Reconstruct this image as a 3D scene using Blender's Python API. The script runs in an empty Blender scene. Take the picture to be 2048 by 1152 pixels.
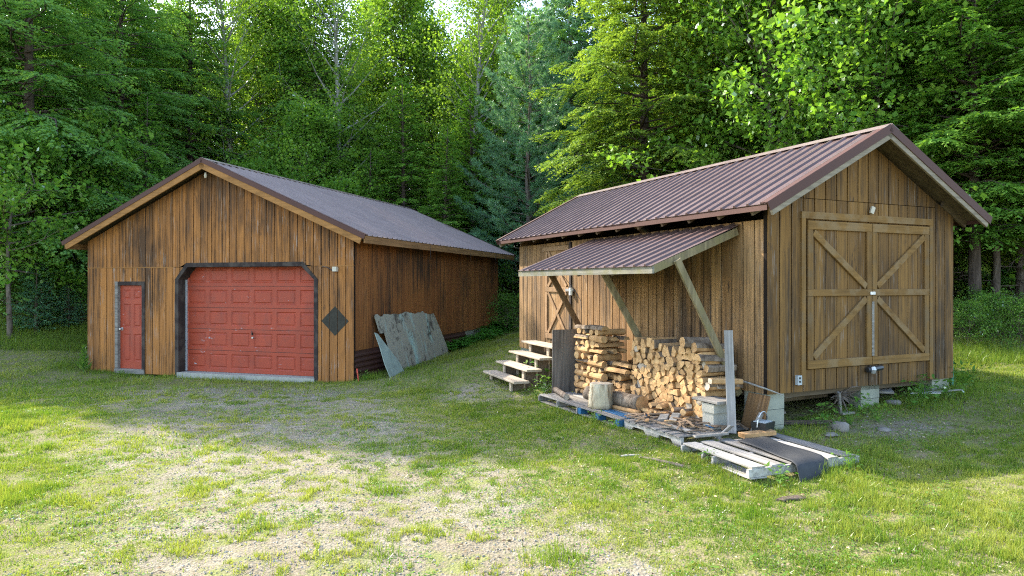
import bpy, bmesh, math, random
import numpy as np
from mathutils import Vector, Matrix

random.seed(7)
SCN = bpy.context.scene
COL = SCN.collection

# ------------------------------------------------------------------ camera, sky, sun, exposure
cam_d = bpy.data.cameras.new('camera')
cam = bpy.data.objects.new('camera', cam_d)
COL.objects.link(cam)
cam.location = (0, 0, 2.1)
cam.rotation_euler = (math.radians(90), 0, 0)
cam_d.sensor_width = 36
cam_d.lens = 36 * 1367 / 2048
cam_d.shift_y = -8 / 2048
cam_d.clip_start = 0.1
cam_d.clip_end = 2000
SCN.camera = cam

SUN_DIR = Vector((-1.02, 0.758, 1.0)).normalized()
world = bpy.data.worlds.new('World')
SCN.world = world
world.use_nodes = True
wn = world.node_tree
sky = wn.nodes.new('ShaderNodeTexSky')
sky.sky_type = 'NISHITA'
sky.sun_disc = False
sky.sun_elevation = math.asin(SUN_DIR.z)
sky.sun_rotation = math.atan2(SUN_DIR.x, SUN_DIR.y)
sky.air_density = 1.0
sky.dust_density = 1.3
sky.ozone_density = 0.3
wn.nodes['Background'].inputs['Strength'].default_value = 0.15
wn.links.new(sky.outputs[0], wn.nodes['Background'].inputs['Color'])

sun_d = bpy.data.lights.new('sun', 'SUN')
sun_d.energy = 2.6
sun_d.angle = math.radians(0.6)
sun_d.color = (1.0, 0.93, 0.80)
sun = bpy.data.objects.new('sun', sun_d)
COL.objects.link(sun)
sun.rotation_euler = SUN_DIR.to_track_quat('Z', 'Y').to_euler()

SCN.view_settings.view_transform = 'Standard'
SCN.view_settings.look = 'None'
SCN.view_settings.gamma = 1
SCN.view_settings.exposure = 2.5
SCN.render.engine = 'CYCLES'
SCN.cycles.max_bounces = 8
SCN.cycles.diffuse_bounces = 4
SCN.cycles.transmission_bounces = 4
SCN.cycles.use_denoising = False
SCN.cycles.pixel_filter_type = 'BLACKMAN_HARRIS'
SCN.cycles.filter_width = 1.15
SCN.cycles.use_adaptive_sampling = False
SCN.cycles.sample_clamp_indirect = 4.0

# ------------------------------------------------------------------ node helpers / materials
class NT:
    def __init__(self, name):
        self.m = bpy.data.materials.new(name)
        self.m.use_nodes = True
        self.t = self.m.node_tree
        self.b = self.t.nodes['Principled BSDF']
        self.out = self.t.nodes['Material Output']
    def n(self, typ, inp=None, **props):
        nd = self.t.nodes.new('ShaderNode' + typ)
        for k, v in props.items():
            setattr(nd, k, v)
        for k, v in (inp or {}).items():
            self.set(nd.inputs[k], v)
        return nd
    def set(self, sock, v):
        if isinstance(v, bpy.types.NodeSocket):
            self.t.links.new(v, sock)
        elif isinstance(v, (tuple, list)) and sock.type == 'RGBA' and len(v) == 3:
            sock.default_value = (*v, 1)
        else:
            sock.default_value = v
    def obj(self):
        return self.n('TexCoord').outputs['Object']
    def rnd(self):
        return self.n('ObjectInfo').outputs['Random']
    def vmul(self, v, s):
        return self.n('VectorMath', {0: v, 1: s}, operation='MULTIPLY').outputs[0]
    def vadd(self, v, s):
        return self.n('VectorMath', {0: v, 1: s}, operation='ADD').outputs[0]
    def off(self, v, amt=(13.1, 7.7, 3.3)):
        r = self.n('VectorMath', {0: amt, 'Scale': self.rnd()}, operation='SCALE').outputs[0]
        return self.vadd(v, r)
    def noise(self, v, scale, detail=4, rough=.55):
        return self.n('TexNoise', {'Vector': v, 'Scale': scale, 'Detail': detail, 'Roughness': rough}).outputs['Fac']
    def ramp(self, f, *stops):
        r = self.n('ValToRGB', {'Fac': f})
        e = r.color_ramp.elements
        while len(e) < len(stops):
            e.new(.5)
        for el, (p, c) in zip(e, stops):
            el.position = p
            el.color = (*c, 1) if isinstance(c, (tuple, list)) else (c, c, c, 1)
        return r.outputs[0]
    def mix(self, f, a, b, mode='MIX'):
        m = self.n('Mix', {}, data_type='RGBA', blend_type=mode)
        self.set(m.inputs[0], f); self.set(m.inputs[6], a); self.set(m.inputs[7], b)
        return m.outputs[2]
    def math(self, op, a, b=0.0):
        return self.n('Math', {0: a, 1: b}, operation=op).outputs[0]
    def bump(self, h, strength=.4, dist=.01):
        self.set(self.b.inputs['Normal'], self.n('Bump', {'Height': h, 'Strength': strength, 'Distance': dist}).outputs[0])
    def fin(self, color, rough=.8, spec=.3):
        self.set(self.b.inputs['Base Color'], color)
        self.set(self.b.inputs['Roughness'], rough)
        self.set(self.b.inputs['Specular IOR Level'], spec)
        return self.m

def siding(name, c1, c2, stain=.5, grey=.4, spots=.5, greycol=(.25, .22, .19), zstain=0.0):
    """stained rough plywood: per board tone, vertical grain, mildew patches, worn grey flecks"""
    t = NT(name)
    o = t.obj(); oo = t.off(o)
    base = t.mix(t.rnd(), c1, c2)
    grain = t.noise(t.vmul(oo, (38, 38, 1.6)), 1.0, 5)
    base = t.mix(t.ramp(grain, (.30, 0.0), (.72, 1.0)), t.mix(1.0, base, (.68, .65, .63), 'MULTIPLY'), base)
    big = t.noise(t.vmul(o, (1.0, 1.0, .55)), 1.0, 5, .62)
    sm = t.noise(t.vmul(oo, (21, 21, .75)), 1.0, 5, .65)
    mask = t.math('ADD', t.math('MULTIPLY', big, .50), t.math('MULTIPLY', sm, .54))
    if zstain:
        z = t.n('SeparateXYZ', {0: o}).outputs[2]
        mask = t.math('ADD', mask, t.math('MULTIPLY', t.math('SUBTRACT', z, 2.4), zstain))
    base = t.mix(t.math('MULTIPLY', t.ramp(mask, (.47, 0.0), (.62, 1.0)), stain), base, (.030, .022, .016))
    wear = t.noise(t.vmul(t.off(o, (5, 9, 2)), (30, 30, 2.6)), 1.0, 5, .65)
    zone = t.noise(t.vmul(oo, (2.0, 2.0, .8)), 1.0, 2)
    wm = t.math('MULTIPLY', t.ramp(wear, (.55, 0.0), (.66, 1.0)), t.ramp(zone, (.45, 0.0), (.62, 1.0)))
    base = t.mix(t.math('MULTIPLY', wm, grey), base, greycol)
    sp = t.noise(t.vmul(t.off(o, (3, 1, 8)), (26, 26, 4.2)), 1.0, 3, .6)
    zone2 = t.noise(t.vmul(oo, (2.6, 2.6, 1.1)), 1.3, 2)
    sm2 = t.math('MULTIPLY', t.ramp(sp, (.60, 0.0), (.66, 1.0)), t.ramp(zone2, (.46, 0.0), (.6, 1.0)))
    base = t.mix(t.math('MULTIPLY', sm2, spots), base, (.028, .02, .015))
    saw = t.noise(t.vmul(o, (7, 7, 190)), 1.0, 2)
    h = t.math('ADD', grain, t.math('MULTIPLY', saw, .5))
    t.bump(h, .35, .006)
    return t.fin(base, .85, .2)

def wood(name, c1, c2, axis=0, dark=.35, moss=None, rough=.85):
    """sawn boards; grain runs along the given local axis"""
    t = NT(name)
    o = t.off(t.obj())
    s = [24, 24, 24]; s[axis] = 1.2
    g = t.noise(t.vmul(o, tuple(s)), 1.0, 6, .62)
    base = t.mix(t.rnd(), c1, c2)
    base = t.mix(t.ramp(g, (.32, 0.0), (.68, 1.0)), t.mix(1.0, base, (dark, dark, dark), 'MULTIPLY'), base)
    blot = t.noise(o, 3.5, 4)
    base = t.mix(t.ramp(blot, (.5, 0.0), (.75, .5)), base, t.mix(1.0, base, (.55, .52, .5), 'MULTIPLY'))
    if moss:
        mz = t.noise(t.vmul(o, (5, 5, 5)), 1.0, 4)
        base = t.mix(t.ramp(mz, (.45, 0.0), (.62, .7)), base, moss)
    s2 = [60, 60, 60]; s2[axis] = 2.5
    h = t.noise(t.vmul(o, tuple(s2)), 1.0, 4)
    t.bump(t.math('ADD', h, g), .45, .006)
    return t.fin(base, rough, .2)

def plain(name, c, rough=.6, spec=.4, var=.25, scale=6, metal=0, bump=.15):
    t = NT(name)
    o = t.off(t.obj())
    n = t.noise(o, scale, 5, .6)
    base = t.mix(t.ramp(n, (.3, 0.0), (.75, 1.0)), t.mix(1.0, c, (1 - var, 1 - var, 1 - var), 'MULTIPLY'), c)
    t.bump(t.noise(o, scale * 12, 3), bump, .004)
    t.set(t.b.inputs['Metallic'], metal)
    return t.fin(base, rough, spec)

def metal_roof(name, c, rough, spec=.5):
    t = NT(name)
    o = t.obj()
    n = t.noise(t.vmul(o, (2.5, 2.5, 2.5)), 1.0, 5, .6)
    d = t.noise(t.off(o), 22, 4, .7)
    base = t.mix(t.ramp(n, (.3, 0.0), (.75, 1.0)), t.mix(1.0, c, (.78, .76, .76), 'MULTIPLY'), c)
    base = t.mix(t.ramp(d, (.66, 0.0), (.74, .4)), base, t.mix(1.0, base, (1.7, 1.7, 1.7), 'MULTIPLY'))
    base = t.mix(t.math('MULTIPLY', t.rnd(), .35), base, t.mix(1.0, base, (.72, .70, .70), 'MULTIPLY'))
    t.bump(t.noise(o, 3.0, 2), .12, .01)
    t.fin(base, t.n('MapRange', {0: n, 3: rough - .07, 4: rough + .12}).outputs[0], spec)
    return t.m

def leafmat(name, ca, cb, trans=.45, gloss=.25):
    """ca..cb mixed by the per-leaf tone; light passes through the blades"""
    t = NT(name)
    tone = t.n('Attribute', {}, attribute_name='tone').outputs['Fac']
    c = t.mix(tone, ca, cb)
    c = t.mix(t.math('MULTIPLY', t.rnd(), .5), c, t.mix(1.0, c, (.72, .80, .75), 'MULTIPLY'))
    dif = t.n('BsdfDiffuse', {'Color': c})
    tc = t.mix(1.0, c, (1.35, 1.38, .6), 'MULTIPLY')
    tr = t.n('BsdfTranslucent', {'Color': tc})
    m1 = t.n('MixShader', {0: trans, 1: dif.outputs[0], 2: tr.outputs[0]})
    gl = t.n('BsdfGlossy', {'Color': (1, 1, 1, 1), 'Roughness': .42})
    fr = t.n('Fresnel', {'IOR': 1.38})
    m2 = t.n('MixShader', {0: t.math('MULTIPLY', fr.outputs[0], gloss), 1: m1.outputs[0], 2: gl.outputs[0]})
    t.t.links.new(m2.outputs[0], t.out.inputs['Surface'])
    return t.m

def barkmat(name, c1, c2, lichen=None):
    t = NT(name)
    o = t.off(t.obj())
    n = t.noise(t.vmul(o, (14, 14, 3)), 1.0, 5, .65)
    base = t.mix(t.ramp(n, (.35, 0.0), (.65, 1.0)), c1, c2)
    if lichen:
        base = t.mix(t.ramp(t.noise(o, 3.0, 4), (.5, 0.0), (.6, .8)), base, lichen)
    t.bump(n, .8, .03)
    return t.fin(base, .95, .1)

MAT = {}
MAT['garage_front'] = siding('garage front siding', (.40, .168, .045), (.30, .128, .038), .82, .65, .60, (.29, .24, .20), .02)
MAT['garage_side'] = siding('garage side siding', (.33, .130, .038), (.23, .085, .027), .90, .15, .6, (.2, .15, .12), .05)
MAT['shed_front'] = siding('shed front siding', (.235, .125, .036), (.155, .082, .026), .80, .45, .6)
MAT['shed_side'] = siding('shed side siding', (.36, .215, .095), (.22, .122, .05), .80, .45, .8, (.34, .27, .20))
MAT['backing'] = plain('dark sheathing', (.02, .015, .012), .95, .05)
MAT['dark_trim'] = wood('blackened trim', (.030, .022, .020), (.045, .032, .028), 2, .5, (.075, .060, .048))
MAT['fascia'] = wood('stained fascia', (.36, .175, .055), (.30, .145, .045), 0, .6)
MAT['fascia_y'] = wood('stained eave board', (.33, .17, .065), (.29, .15, .06), 1, .5)
MAT['rake_pale'] = wood('pale weathered rake', (.33, .275, .20), (.27, .225, .16), 0, .55)
MAT['door_board'] = wood('stained door boards', (.235, .130, .040), (.195, .105, .033), 2, .6, (.14, .095, .05))
MAT['door_diag'] = wood('stained door braces', (.235, .128, .038), (.20, .108, .033), 0, .6, (.21, .14, .07))
MAT['side_door_board'] = wood('weathered side door boards', (.36, .215, .11), (.30, .18, .09), 2, .5)
MAT['brace_wood'] = wood('green tinged brace timber', (.27, .215, .12), (.22, .175, .095), 2, .45, (.16, .135, .06))
MAT['brace_brown'] = wood('brown brace timber', (.20, .12, .06), (.17, .10, .05), 2, .5)
MAT['lean_fascia'] = wood('grey green fascia', (.23, .215, .17), (.19, .18, .135), 1, .55, (.13, .12, .06))
MAT['rafter'] = wood('old rafters', (.17, .125, .08), (.13, .095, .06), 0, .5)
MAT['grey_board'] = wood('silver grey boards', (.36, .33, .29), (.25, .225, .195), 1, .42)
MAT['grey_board_x'] = wood('silver grey boards across', (.33, .30, .26), (.22, .195, .165), 0, .42)
MAT['white_board'] = wood('bleached boards', (.47, .44, .39), (.38, .35, .31), 1, .5)
MAT['grey_plank'] = wood('grey standing plank', (.33, .31, .285), (.33, .31, .285), 2, .42)
MAT['dark_board'] = wood('dark weathered plywood', (.20, .175, .15), (.20, .175, .15), 2, .35)
MAT['tread'] = wood('bleached stair treads', (.46, .37, .27), (.40, .325, .24), 1, .6)
MAT['riser'] = wood('stair supports', (.20, .15, .105), (.17, .13, .09), 1, .5)
MAT['blue'] = plain('worn blue paint', (.028, .13, .26), .6, .3, .5, 14)
MAT['roof_g'] = metal_roof('garage roof metal', (.215, .160, .140), .30, .42)
MAT['roof_s'] = metal_roof('shed roof metal', (.118, .074, .064), .33, .38)
MAT['trim_metal'] = metal_roof('brown trim metal', (.085, .040, .030), .62, .2)
MAT['concrete'] = plain('concrete', (.36, .345, .29), .95, .1, .22, 9, 0, .5)
MAT['block'] = plain('concrete block', (.30, .30, .235), .95, .1, .25, 7, 0, .6)
MAT['rubber'] = plain('black rubber mat', (.035, .036, .038), .7, .35, .3, 18, 0, .4)
MAT['steel'] = plain('galvanised steel', (.55, .55, .55), .4, .5, .3, 20, .7)
MAT['black_metal'] = plain('black metal', (.02, .02, .02), .45, .5)
MAT['grey_paint'] = plain('grey paint', (.40, .43, .43), .5, .4)
MAT['white_paint'] = plain('white paint', (.52, .46, .35), .6, .4)
MAT['diamond'] = plain('dark diamond stain', (.055, .050, .038), .9, .1, .4, 20)
MAT['bark'] = barkmat('grey brown bark', (.07, .052, .04), (.19, .155, .125))
MAT['bark_log'] = barkmat('log bark', (.075, .052, .035), (.26, .20, .145))
MAT['bark_dark'] = barkmat('dark conifer bark', (.05, .038, .03), (.12, .09, .072))
MAT['bark_pale'] = barkmat('pale trunk bark', (.13, .11, .09), (.42, .40, .36), (.24, .23, .2))
MAT['rock'] = plain('pale rock', (.23, .205, .18), .9, .2, .3, 8, 0, .6)
MAT['red_plastic'] = plain('red marker', (.55, .06, .03), .5, .4)
MAT['teal'] = plain('teal painted board', (.10, .36, .30), .7, .3, .5, 9)
MAT['rust_red'] = plain('rust red lid', (.28, .07, .045), .6, .3, .4)

def red_paint():
    t = NT('faded red paint')
    o = t.obj()
    n = t.noise(o, 2.2, 4)
    c = t.mix(t.ramp(n, (.3, 0.0), (.7, 1.0)), (.28, .040, .014), (.355, .052, .019))
    gr = t.noise(t.vmul(o, (3, 3, 40)), 1.0, 3)
    c = t.mix(t.ramp(gr, (.3, .25), (.7, 0.0)), c, (.22, .03, .022))
    dirt = t.noise(t.vmul(o, (4, 4, 2.2)), 1.0, 6, .7)
    c = t.mix(t.ramp(dirt, (.48, 0.0), (.72, .55)), c, (.17, .045, .03))
    ch = t.noise(t.vmul(o, (5.5, 5.5, 16)), 1.0, 5, .7)
    zone = t.noise(t.vmul(o, (1.3, 1.3, 1.9)), 1.4, 2)
    k = t.math('MULTIPLY', t.ramp(ch, (.655, 0.0), (.675, 1.0)), t.ramp(zone, (.52, 0.0), (.6, 1.0)))
    c = t.mix(k, c, (.36, .36, .36))
    t.bump(t.noise(t.vmul(o, (60, 60, 60)), 1.0, 2), .1, .002)
    return t.fin(c, .55, .35)
MAT['red'] = red_paint()

def cut_wood(name, a, b, sc, dark):
    t = NT(name)
    o = t.off(t.obj())
    base = t.mix(t.rnd(), a, b)
    n = t.noise(o, sc, 5, .6)
    base = t.mix(t.ramp(n, (.3, 0.0), (.7, 1.0)), t.mix(1.0, base, dark, 'MULTIPLY'), base)
    cr = t.noise(t.vmul(o, (70, 70, 70)), 1.0, 3)
    t.bump(cr, .4, .004)
    return t.fin(base, .9, .15)
MAT['log_end'] = cut_wood('log cut end', (.60, .39, .19), (.42, .26, .125), 18, (.62, .56, .48))
MAT['log_split'] = cut_wood('log split face', (.55, .34, .16), (.42, .25, .115), 10, (.60, .55, .50))
MAT['log_end_grey'] = cut_wood('aged cut end', (.44, .38, .30), (.38, .32, .25), 13, (.6, .58, .55))
MAT['scrap'] = cut_wood('bark and kindling', (.34, .23, .14), (.12, .085, .06), 12, (.6, .6, .6))
MAT['stump_side'] = barkmat('peeling pale stump', (.20, .15, .09), (.56, .48, .34), (.44, .37, .24))

def painted_sheet():
    t = NT('peeling aqua painted plywood')
    o = t.obj()
    n = t.noise(t.vmul(o, (1.6, 1.6, 1.0)), 1.6, 6, .68)
    fine = t.noise(t.vmul(o, (9, 9, 7)), 1.5, 5, .7)
    c = t.mix(t.ramp(t.noise(t.vmul(o, (2.4, 2.4, .35)), 1.0, 3), (.52, 0.0), (.64, 1.0)), (.30, .28, .215), (.33, .45, .39))
    c = t.mix(t.ramp(t.math('ADD', t.math('MULTIPLY', n, .55), t.math('MULTIPLY', fine, .45)), (.52, 0.0), (.60, .9)), c, (.065, .052, .042))
    t.bump(fine, .5, .006)
    return t.fin(c, .85, .2)
MAT['sheet'] = painted_sheet()
MAT['sheet_plain'] = plain('aqua grey panel', (.31, .37, .31), .8, .2, .35, 5, 0, .3)

MAT['grass'] = leafmat('grass blades', (.105, .190, .020), (.34, .34, .075), .40, .06)
MAT['weed'] = leafmat('weed leaves', (.065, .165, .024), (.17, .29, .045), .40, .2)
MAT['hemlock'] = leafmat('hemlock needles', (.075, .165, .030), (.32, .40, .060), .40, .10)
MAT['hemlock_dark'] = leafmat('spruce needles', (.095, .23, .068), (.29, .44, .105), .48, .05)
MAT['cedar'] = leafmat('young conifer sprays', (.078, .205, .032), (.26, .41, .065), .42, .08)
MAT['pine'] = leafmat('white pine needles', (.075, .200, .110), (.25, .41, .22), .35, .12)
MAT['maple'] = leafmat('maple leaves', (.085, .210, .026), (.25, .39, .045), .48, .2)
MAT['birch'] = leafmat('thin canopy leaves', (.090, .205, .026), (.25, .36, .050), .50, .12)
MAT['fern'] = leafmat('fern fronds', (.07, .22, .025), (.15, .36, .05), .4, .15)

def ground_mat():
    t = NT('ground soil gravel and thatch')
    o = t.obj()
    gr = t.n('Attribute', {}, attribute_name='gravel').outputs['Fac']
    fo = t.n('Attribute', {}, attribute_name='forest').outputs['Fac']
    n1 = t.noise(o, 1.3, 6, .65); n2 = t.noise(o, 9.0, 5, .7); n3 = t.noise(o, 55.0, 4, .7)
    peb = t.n('TexVoronoi', {'Vector': o, 'Scale': 38.0})
    peb2 = t.n('TexVoronoi', {'Vector': o, 'Scale': 85.0})
    stone = t.mix(t.ramp(peb.outputs['Color'], (.1, 0.0), (.9, 1.0)), (.16, .135, .095), (.31, .28, .205))
    stone = t.mix(.45, stone, t.mix(t.ramp(peb2.outputs['Color'], (.1, 0.0), (.9, 1.0)), (.145, .122, .08), (.29, .255, .19)))
    stone = t.mix(t.ramp(n1, (.40, 0.0), (.62, .75)), stone, (.17, .135, .085))
    n4 = t.noise(o, 2.6, 5, .7)
    stone = t.mix(t.ramp(n4, (.50, 0.0), (.60, .75)), stone, t.mix(n3, (.10, .13, .03), (.24, .25, .08)))
    soil = t.mix(n2, (.11, .085, .05), (.24, .20, .12))
    thatch = t.mix(n3, (.09, .11, .025), (.21, .22, .06))
    lawn = t.mix(t.ramp(n2, (.42, 0.0), (.62, 1.0)), thatch, soil)
    edge = t.math('ADD', gr, t.math('MULTIPLY', t.math('SUBTRACT', n2, .5), .7))
    c = t.mix(t.ramp(edge, (.32, 0.0), (.55, 1.0)), lawn, stone)
    litter = t.mix(n3, (.045, .03, .018), (.13, .085, .045))
    c = t.mix(t.ramp(fo, (.35, 0.0), (.65, 1.0)), c, litter)
    h = t.math('ADD', t.math('MULTIPLY', peb.outputs['Distance'], .9), n3)
    t.bump(h, .7, .02)
    return t.fin(c, .95, .1)
MAT['ground'] = ground_mat()

# ------------------------------------------------------------------ object helpers
class MB:
    def __init__(self):
        self.v = []; self.f = []; self.mi = []
    def add(self, vs, fs, mi=0):
        k = len(self.v)
        self.v += [tuple(p) for p in vs]
        for f in fs:
            self.f.append(tuple(i + k for i in f)); self.mi.append(mi)
        return self
    def box(self, x0, x1, y0, y1, z0, z1, mi=0):
        vs = [(x, y, z) for z in (z0, z1) for y in (y0, y1) for x in (x0, x1)]
        return self.add(vs, [(0, 2, 3, 1), (4, 5, 7, 6), (0, 1, 5, 4), (2, 6, 7, 3), (0, 4, 6, 2), (1, 3, 7, 5)], mi)
    def prism(self, poly, ext, mi=0):
        """poly: list of 3D points, ext: 3D vector"""
        n = len(poly)
        e = Vector(ext)
        vs = [Vector(p) for p in poly] + [Vector(p) + e for p in poly]
        fs = [tuple(range(n - 1, -1, -1)), tuple(range(n, 2 * n))]
        fs += [(i, (i + 1) % n, n + (i + 1) % n, n + i) for i in range(n)]
        return self.add(vs, fs, mi)
    def beam(self, p0, p1, w, h, up=(0, 0, 1), ch=.006, mi=0, jit=0.0):
        """bar from p0 to p1, w across, h along up, long edges chamfered"""
        p0 = Vector(p0); p1 = Vector(p1)
        a = (p1 - p0).normalized(); u = Vector(up)
        s = a.cross(u).normalized(); u = s.cross(a).normalized()
        w2, h2, c = w / 2, h / 2, min(ch, w * .3, h * .3)
        prof = [(-w2 + c, -h2), (w2 - c, -h2), (w2, -h2 + c), (w2, h2 - c), (w2 - c, h2), (-w2 + c, h2), (-w2, h2 - c), (-w2, -h2 + c)]
        vs = []
        for p in (p0, p1):
            for x, y in prof:
                q = p + s * x + u * y
                if jit:
                    q = q + a * random.uniform(-jit, jit)
                vs.append(q)
        fs = [tuple(range(7, -1, -1)), tuple(range(8, 16))] + [(i, (i + 1) % 8, 8 + (i + 1) % 8, 8 + i) for i in range(8)]
        return self.add(vs, fs, mi)
    def tube(self, pts, rad, n=8, mi=0, cap=True):
        pts = [Vector(p) for p in pts]
        vs = []
        for i, p in enumerate(pts):
            a = (pts[min(i + 1, len(pts) - 1)] - pts[max(i - 1, 0)]).normalized()
            s = a.cross(Vector((0, 0, 1)) if abs(a.z) < .9 else Vector((1, 0, 0))).normalized()
            u = s.cross(a)
            for k in range(n):
                t = 2 * math.pi * k / n
                vs.append(p + (s * math.cos(t) + u * math.sin(t)) * rad[i])
        fs = []
        for i in range(len(pts) - 1):
            for k in range(n):
                fs.append((i * n + k, i * n + (k + 1) % n, (i + 1) * n + (k + 1) % n, (i + 1) * n + k))
        if cap:
            fs.append(tuple(range(n - 1, -1, -1)))
            fs.append(tuple((len(pts) - 1) * n + k for k in range(n)))
        return self.add(vs, fs, mi)
    def mesh(self, name, mats, smooth=False):
        me = bpy.data.meshes.new(name)
        me.from_pydata(self.v, [], self.f)
        for m in mats:
            me.materials.append(MAT[m] if isinstance(m, str) else m)
        if len(mats) > 1:
            me.polygons.foreach_set('material_index', self.mi)
        bm = bmesh.new(); bm.from_mesh(me)
        bmesh.ops.recalc_face_normals(bm, faces=bm.faces)
        bm.to_mesh(me); bm.free()
        if smooth:
            me.polygons.foreach_set('use_smooth', [True] * len(me.polygons))
        return me
    def build(self, name, mats, parent=None, loc=None, rot=None, smooth=False):
        if isinstance(mats, str):
            mats = [mats]
        return put(name, self.mesh(name, mats, smooth), parent, loc, rot)

def put(name, mesh, parent=None, loc=None, rot=None, scale=None):
    o = bpy.data.objects.new(name, mesh)
    COL.objects.link(o)
    o.parent = parent
    if loc is not None: o.location = loc
    if rot is not None: o.rotation_euler = rot
    if scale is not None: o.scale = (scale,) * 3 if not hasattr(scale, '__len__') else scale
    return o

def tag(o, label=None, cat=None, group=None, kind=None):
    if label: o['label'] = label
    if cat: o['category'] = cat
    if group: o['group'] = group
    if kind: o['kind'] = kind
    return o

def empty(name, loc, rz, label, cat, group=None):
    o = put(name, None, None, loc, (0, 0, rz))
    o.empty_display_size = .2
    return tag(o, label, cat, group)

def np_mesh(name, V, nper, mats, tone=None, smooth=False):
    """V: (N*nper,3) vertices, each nper of them one face"""
    V = np.ascontiguousarray(V, dtype=np.float32)
    nv = len(V); nf = nv // nper
    me = bpy.data.meshes.new(name)
    me.vertices.add(nv); me.vertices.foreach_set('co', V.ravel())
    me.loops.add(nv); me.loops.foreach_set('vertex_index', np.arange(nv, dtype=np.int32))
    me.polygons.add(nf)
    me.polygons.foreach_set('loop_start', np.arange(0, nv, nper, dtype=np.int32))
    me.update(calc_edges=True)
    for m in mats:
        me.materials.append(MAT[m])
    if tone is not None:
        at = me.attributes.new('tone', 'FLOAT', 'POINT')
        at.data.foreach_set('value', np.repeat(np.clip(tone, 0, 1), nper).astype(np.float32))
    return me

# ------------------------------------------------------------------ terrain
H_CAM = 2.1
CP = np.array([(-10.4, 16.7, 0), (-3.38, 14.6, .02), (-7, 13, 0), (-7, 9, 0), (-7, 5, 0), (0, 5, 0), (0, 9, .08), (5, 5, .12),
    (3.2, 8.57, .25), (2.4, 6.8, .13), (6.5, 10.1, .59), (4.92, 9.38, .38), (4.1, 9.0, .30), (5.7, 9.75, .46), (4.6, 8.4, .25), (6.2, 9.0, .42), (3.9, 7.6, .17), (5.5, 11.5, .45), (3.2, 11.5, .35), (.2, 15, .58), (-.2, 13, .22), (1.0, 10, .15), (-.5, 24, .66),
    (-2, 19, .2), (-3, 16, .04), (9, 13.5, .8), (8, 10.4, .55), (7, 6.5, .38), (12, 18, 1.2), (4, 17, .9), (4, 25, 1.4),
    (-14, 16.8, .30), (-13, 19.6, 1.0), (-13.5, 22, 1.3), (-18, 18, 1.0), (-16.5, 19.2, 1.15), (-11.2, 18.6, .45), (-10, 26, .8), (-4, 30, 1.3), (10, 30, 2.2), (-20, 30, 2), (30, 30, 3),
    (-12, 9, .0), (12, 5, .5), (-60, 60, 4), (60, 60, 5), (0, 100, 6), (-60, -20, 0), (60, -20, 1), (0, -20, 0), (-160, 200, 9), (160, 200, 10),
    (-160, -60, 0), (160, -60, 2)], float)
def _phi(r2):
    return .5 * r2 * np.log(r2 + 1e-9)
def _tps():
    n = len(CP)
    d2 = ((CP[:, None, :2] - CP[None, :, :2]) ** 2).sum(2)
    A = np.zeros((n + 3, n + 3))
    A[:n, :n] = _phi(d2) + np.eye(n) * .12
    A[:n, n] = 1; A[:n, n + 1:] = CP[:, :2]
    A[n, :n] = 1; A[n + 1:, :n] = CP[:, :2].T
    b = np.zeros(n + 3); b[:n] = CP[:, 2]
    return np.linalg.solve(A, b)
TW = _tps()
def vnoise(x, y, seed):
    xi = np.floor(x).astype(np.int64); yi = np.floor(y).astype(np.int64)
    fx = x - xi; fy = y - yi
    fx = fx * fx * (3 - 2 * fx); fy = fy * fy * (3 - 2 * fy)
    def h(a, b):
        n = (a * 374761393 + b * 668265263 + seed * 144665) & 0x7fffffff
        n = ((n ^ (n >> 13)) * 1274126177) & 0x7fffffff
        return ((n ^ (n >> 16)) & 0xffff) / 65535.0
    return (h(xi, yi) * (1 - fx) + h(xi + 1, yi) * fx) * (1 - fy) + (h(xi, yi + 1) * (1 - fx) + h(xi + 1, yi + 1) * fx) * fy
def fbm(x, y, seed, o=4):
    s = 0; a = .5; t = 0
    for i in range(o):
        s = s + a * vnoise(x * 2 ** i + 17.3 * i, y * 2 ** i - 9.1 * i, seed + i); t += a; a *= .5
    return s / t
def gz(x, y):
    x = np.asarray(x, float); y = np.asarray(y, float)
    shp = x.shape
    P = np.stack([x.ravel(), y.ravel()], 1)
    out = np.empty(len(P))
    for i in range(0, len(P), 40000):
        q = P[i:i + 40000]
        d2 = ((q[:, None, :] - CP[None, :, :2]) ** 2).sum(2)
        out[i:i + 40000] = _phi(d2) @ TW[:len(CP)] + TW[len(CP)] + q @ TW[len(CP) + 1:]
    out = out.reshape(shp)
    return out + (fbm(x * 1.1, y * 1.1, 3) - .5) * .10 + (fbm(x * 5, y * 5, 8, 2) - .5) * .025
def gz1(x, y):
    return float(gz(np.array([x]), np.array([y]))[0])

# local frames of the two buildings
GC = Vector((-3.38, 14.58, 0)); GA = .2992
SC = Vector((3.205, 8.572, 0)); SA = .44
G_W, G_L = 7.315, 9.79
S_W, S_L = 3.658, 7.11
SW = Vector((math.cos(SA), math.sin(SA), 0)); SL = Vector((-math.sin(SA), math.cos(SA), 0))
def S2W(u, v, z=0):
    p = SC + SW * u + SL * v
    return Vector((p.x, p.y, z))
def G2W(x, y, z=0):
    p = GC + Vector((math.cos(GA), -math.sin(GA), 0)) * x + Vector((math.sin(GA), math.cos(GA), 0)) * y
    return Vector((p.x, p.y, z))

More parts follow.
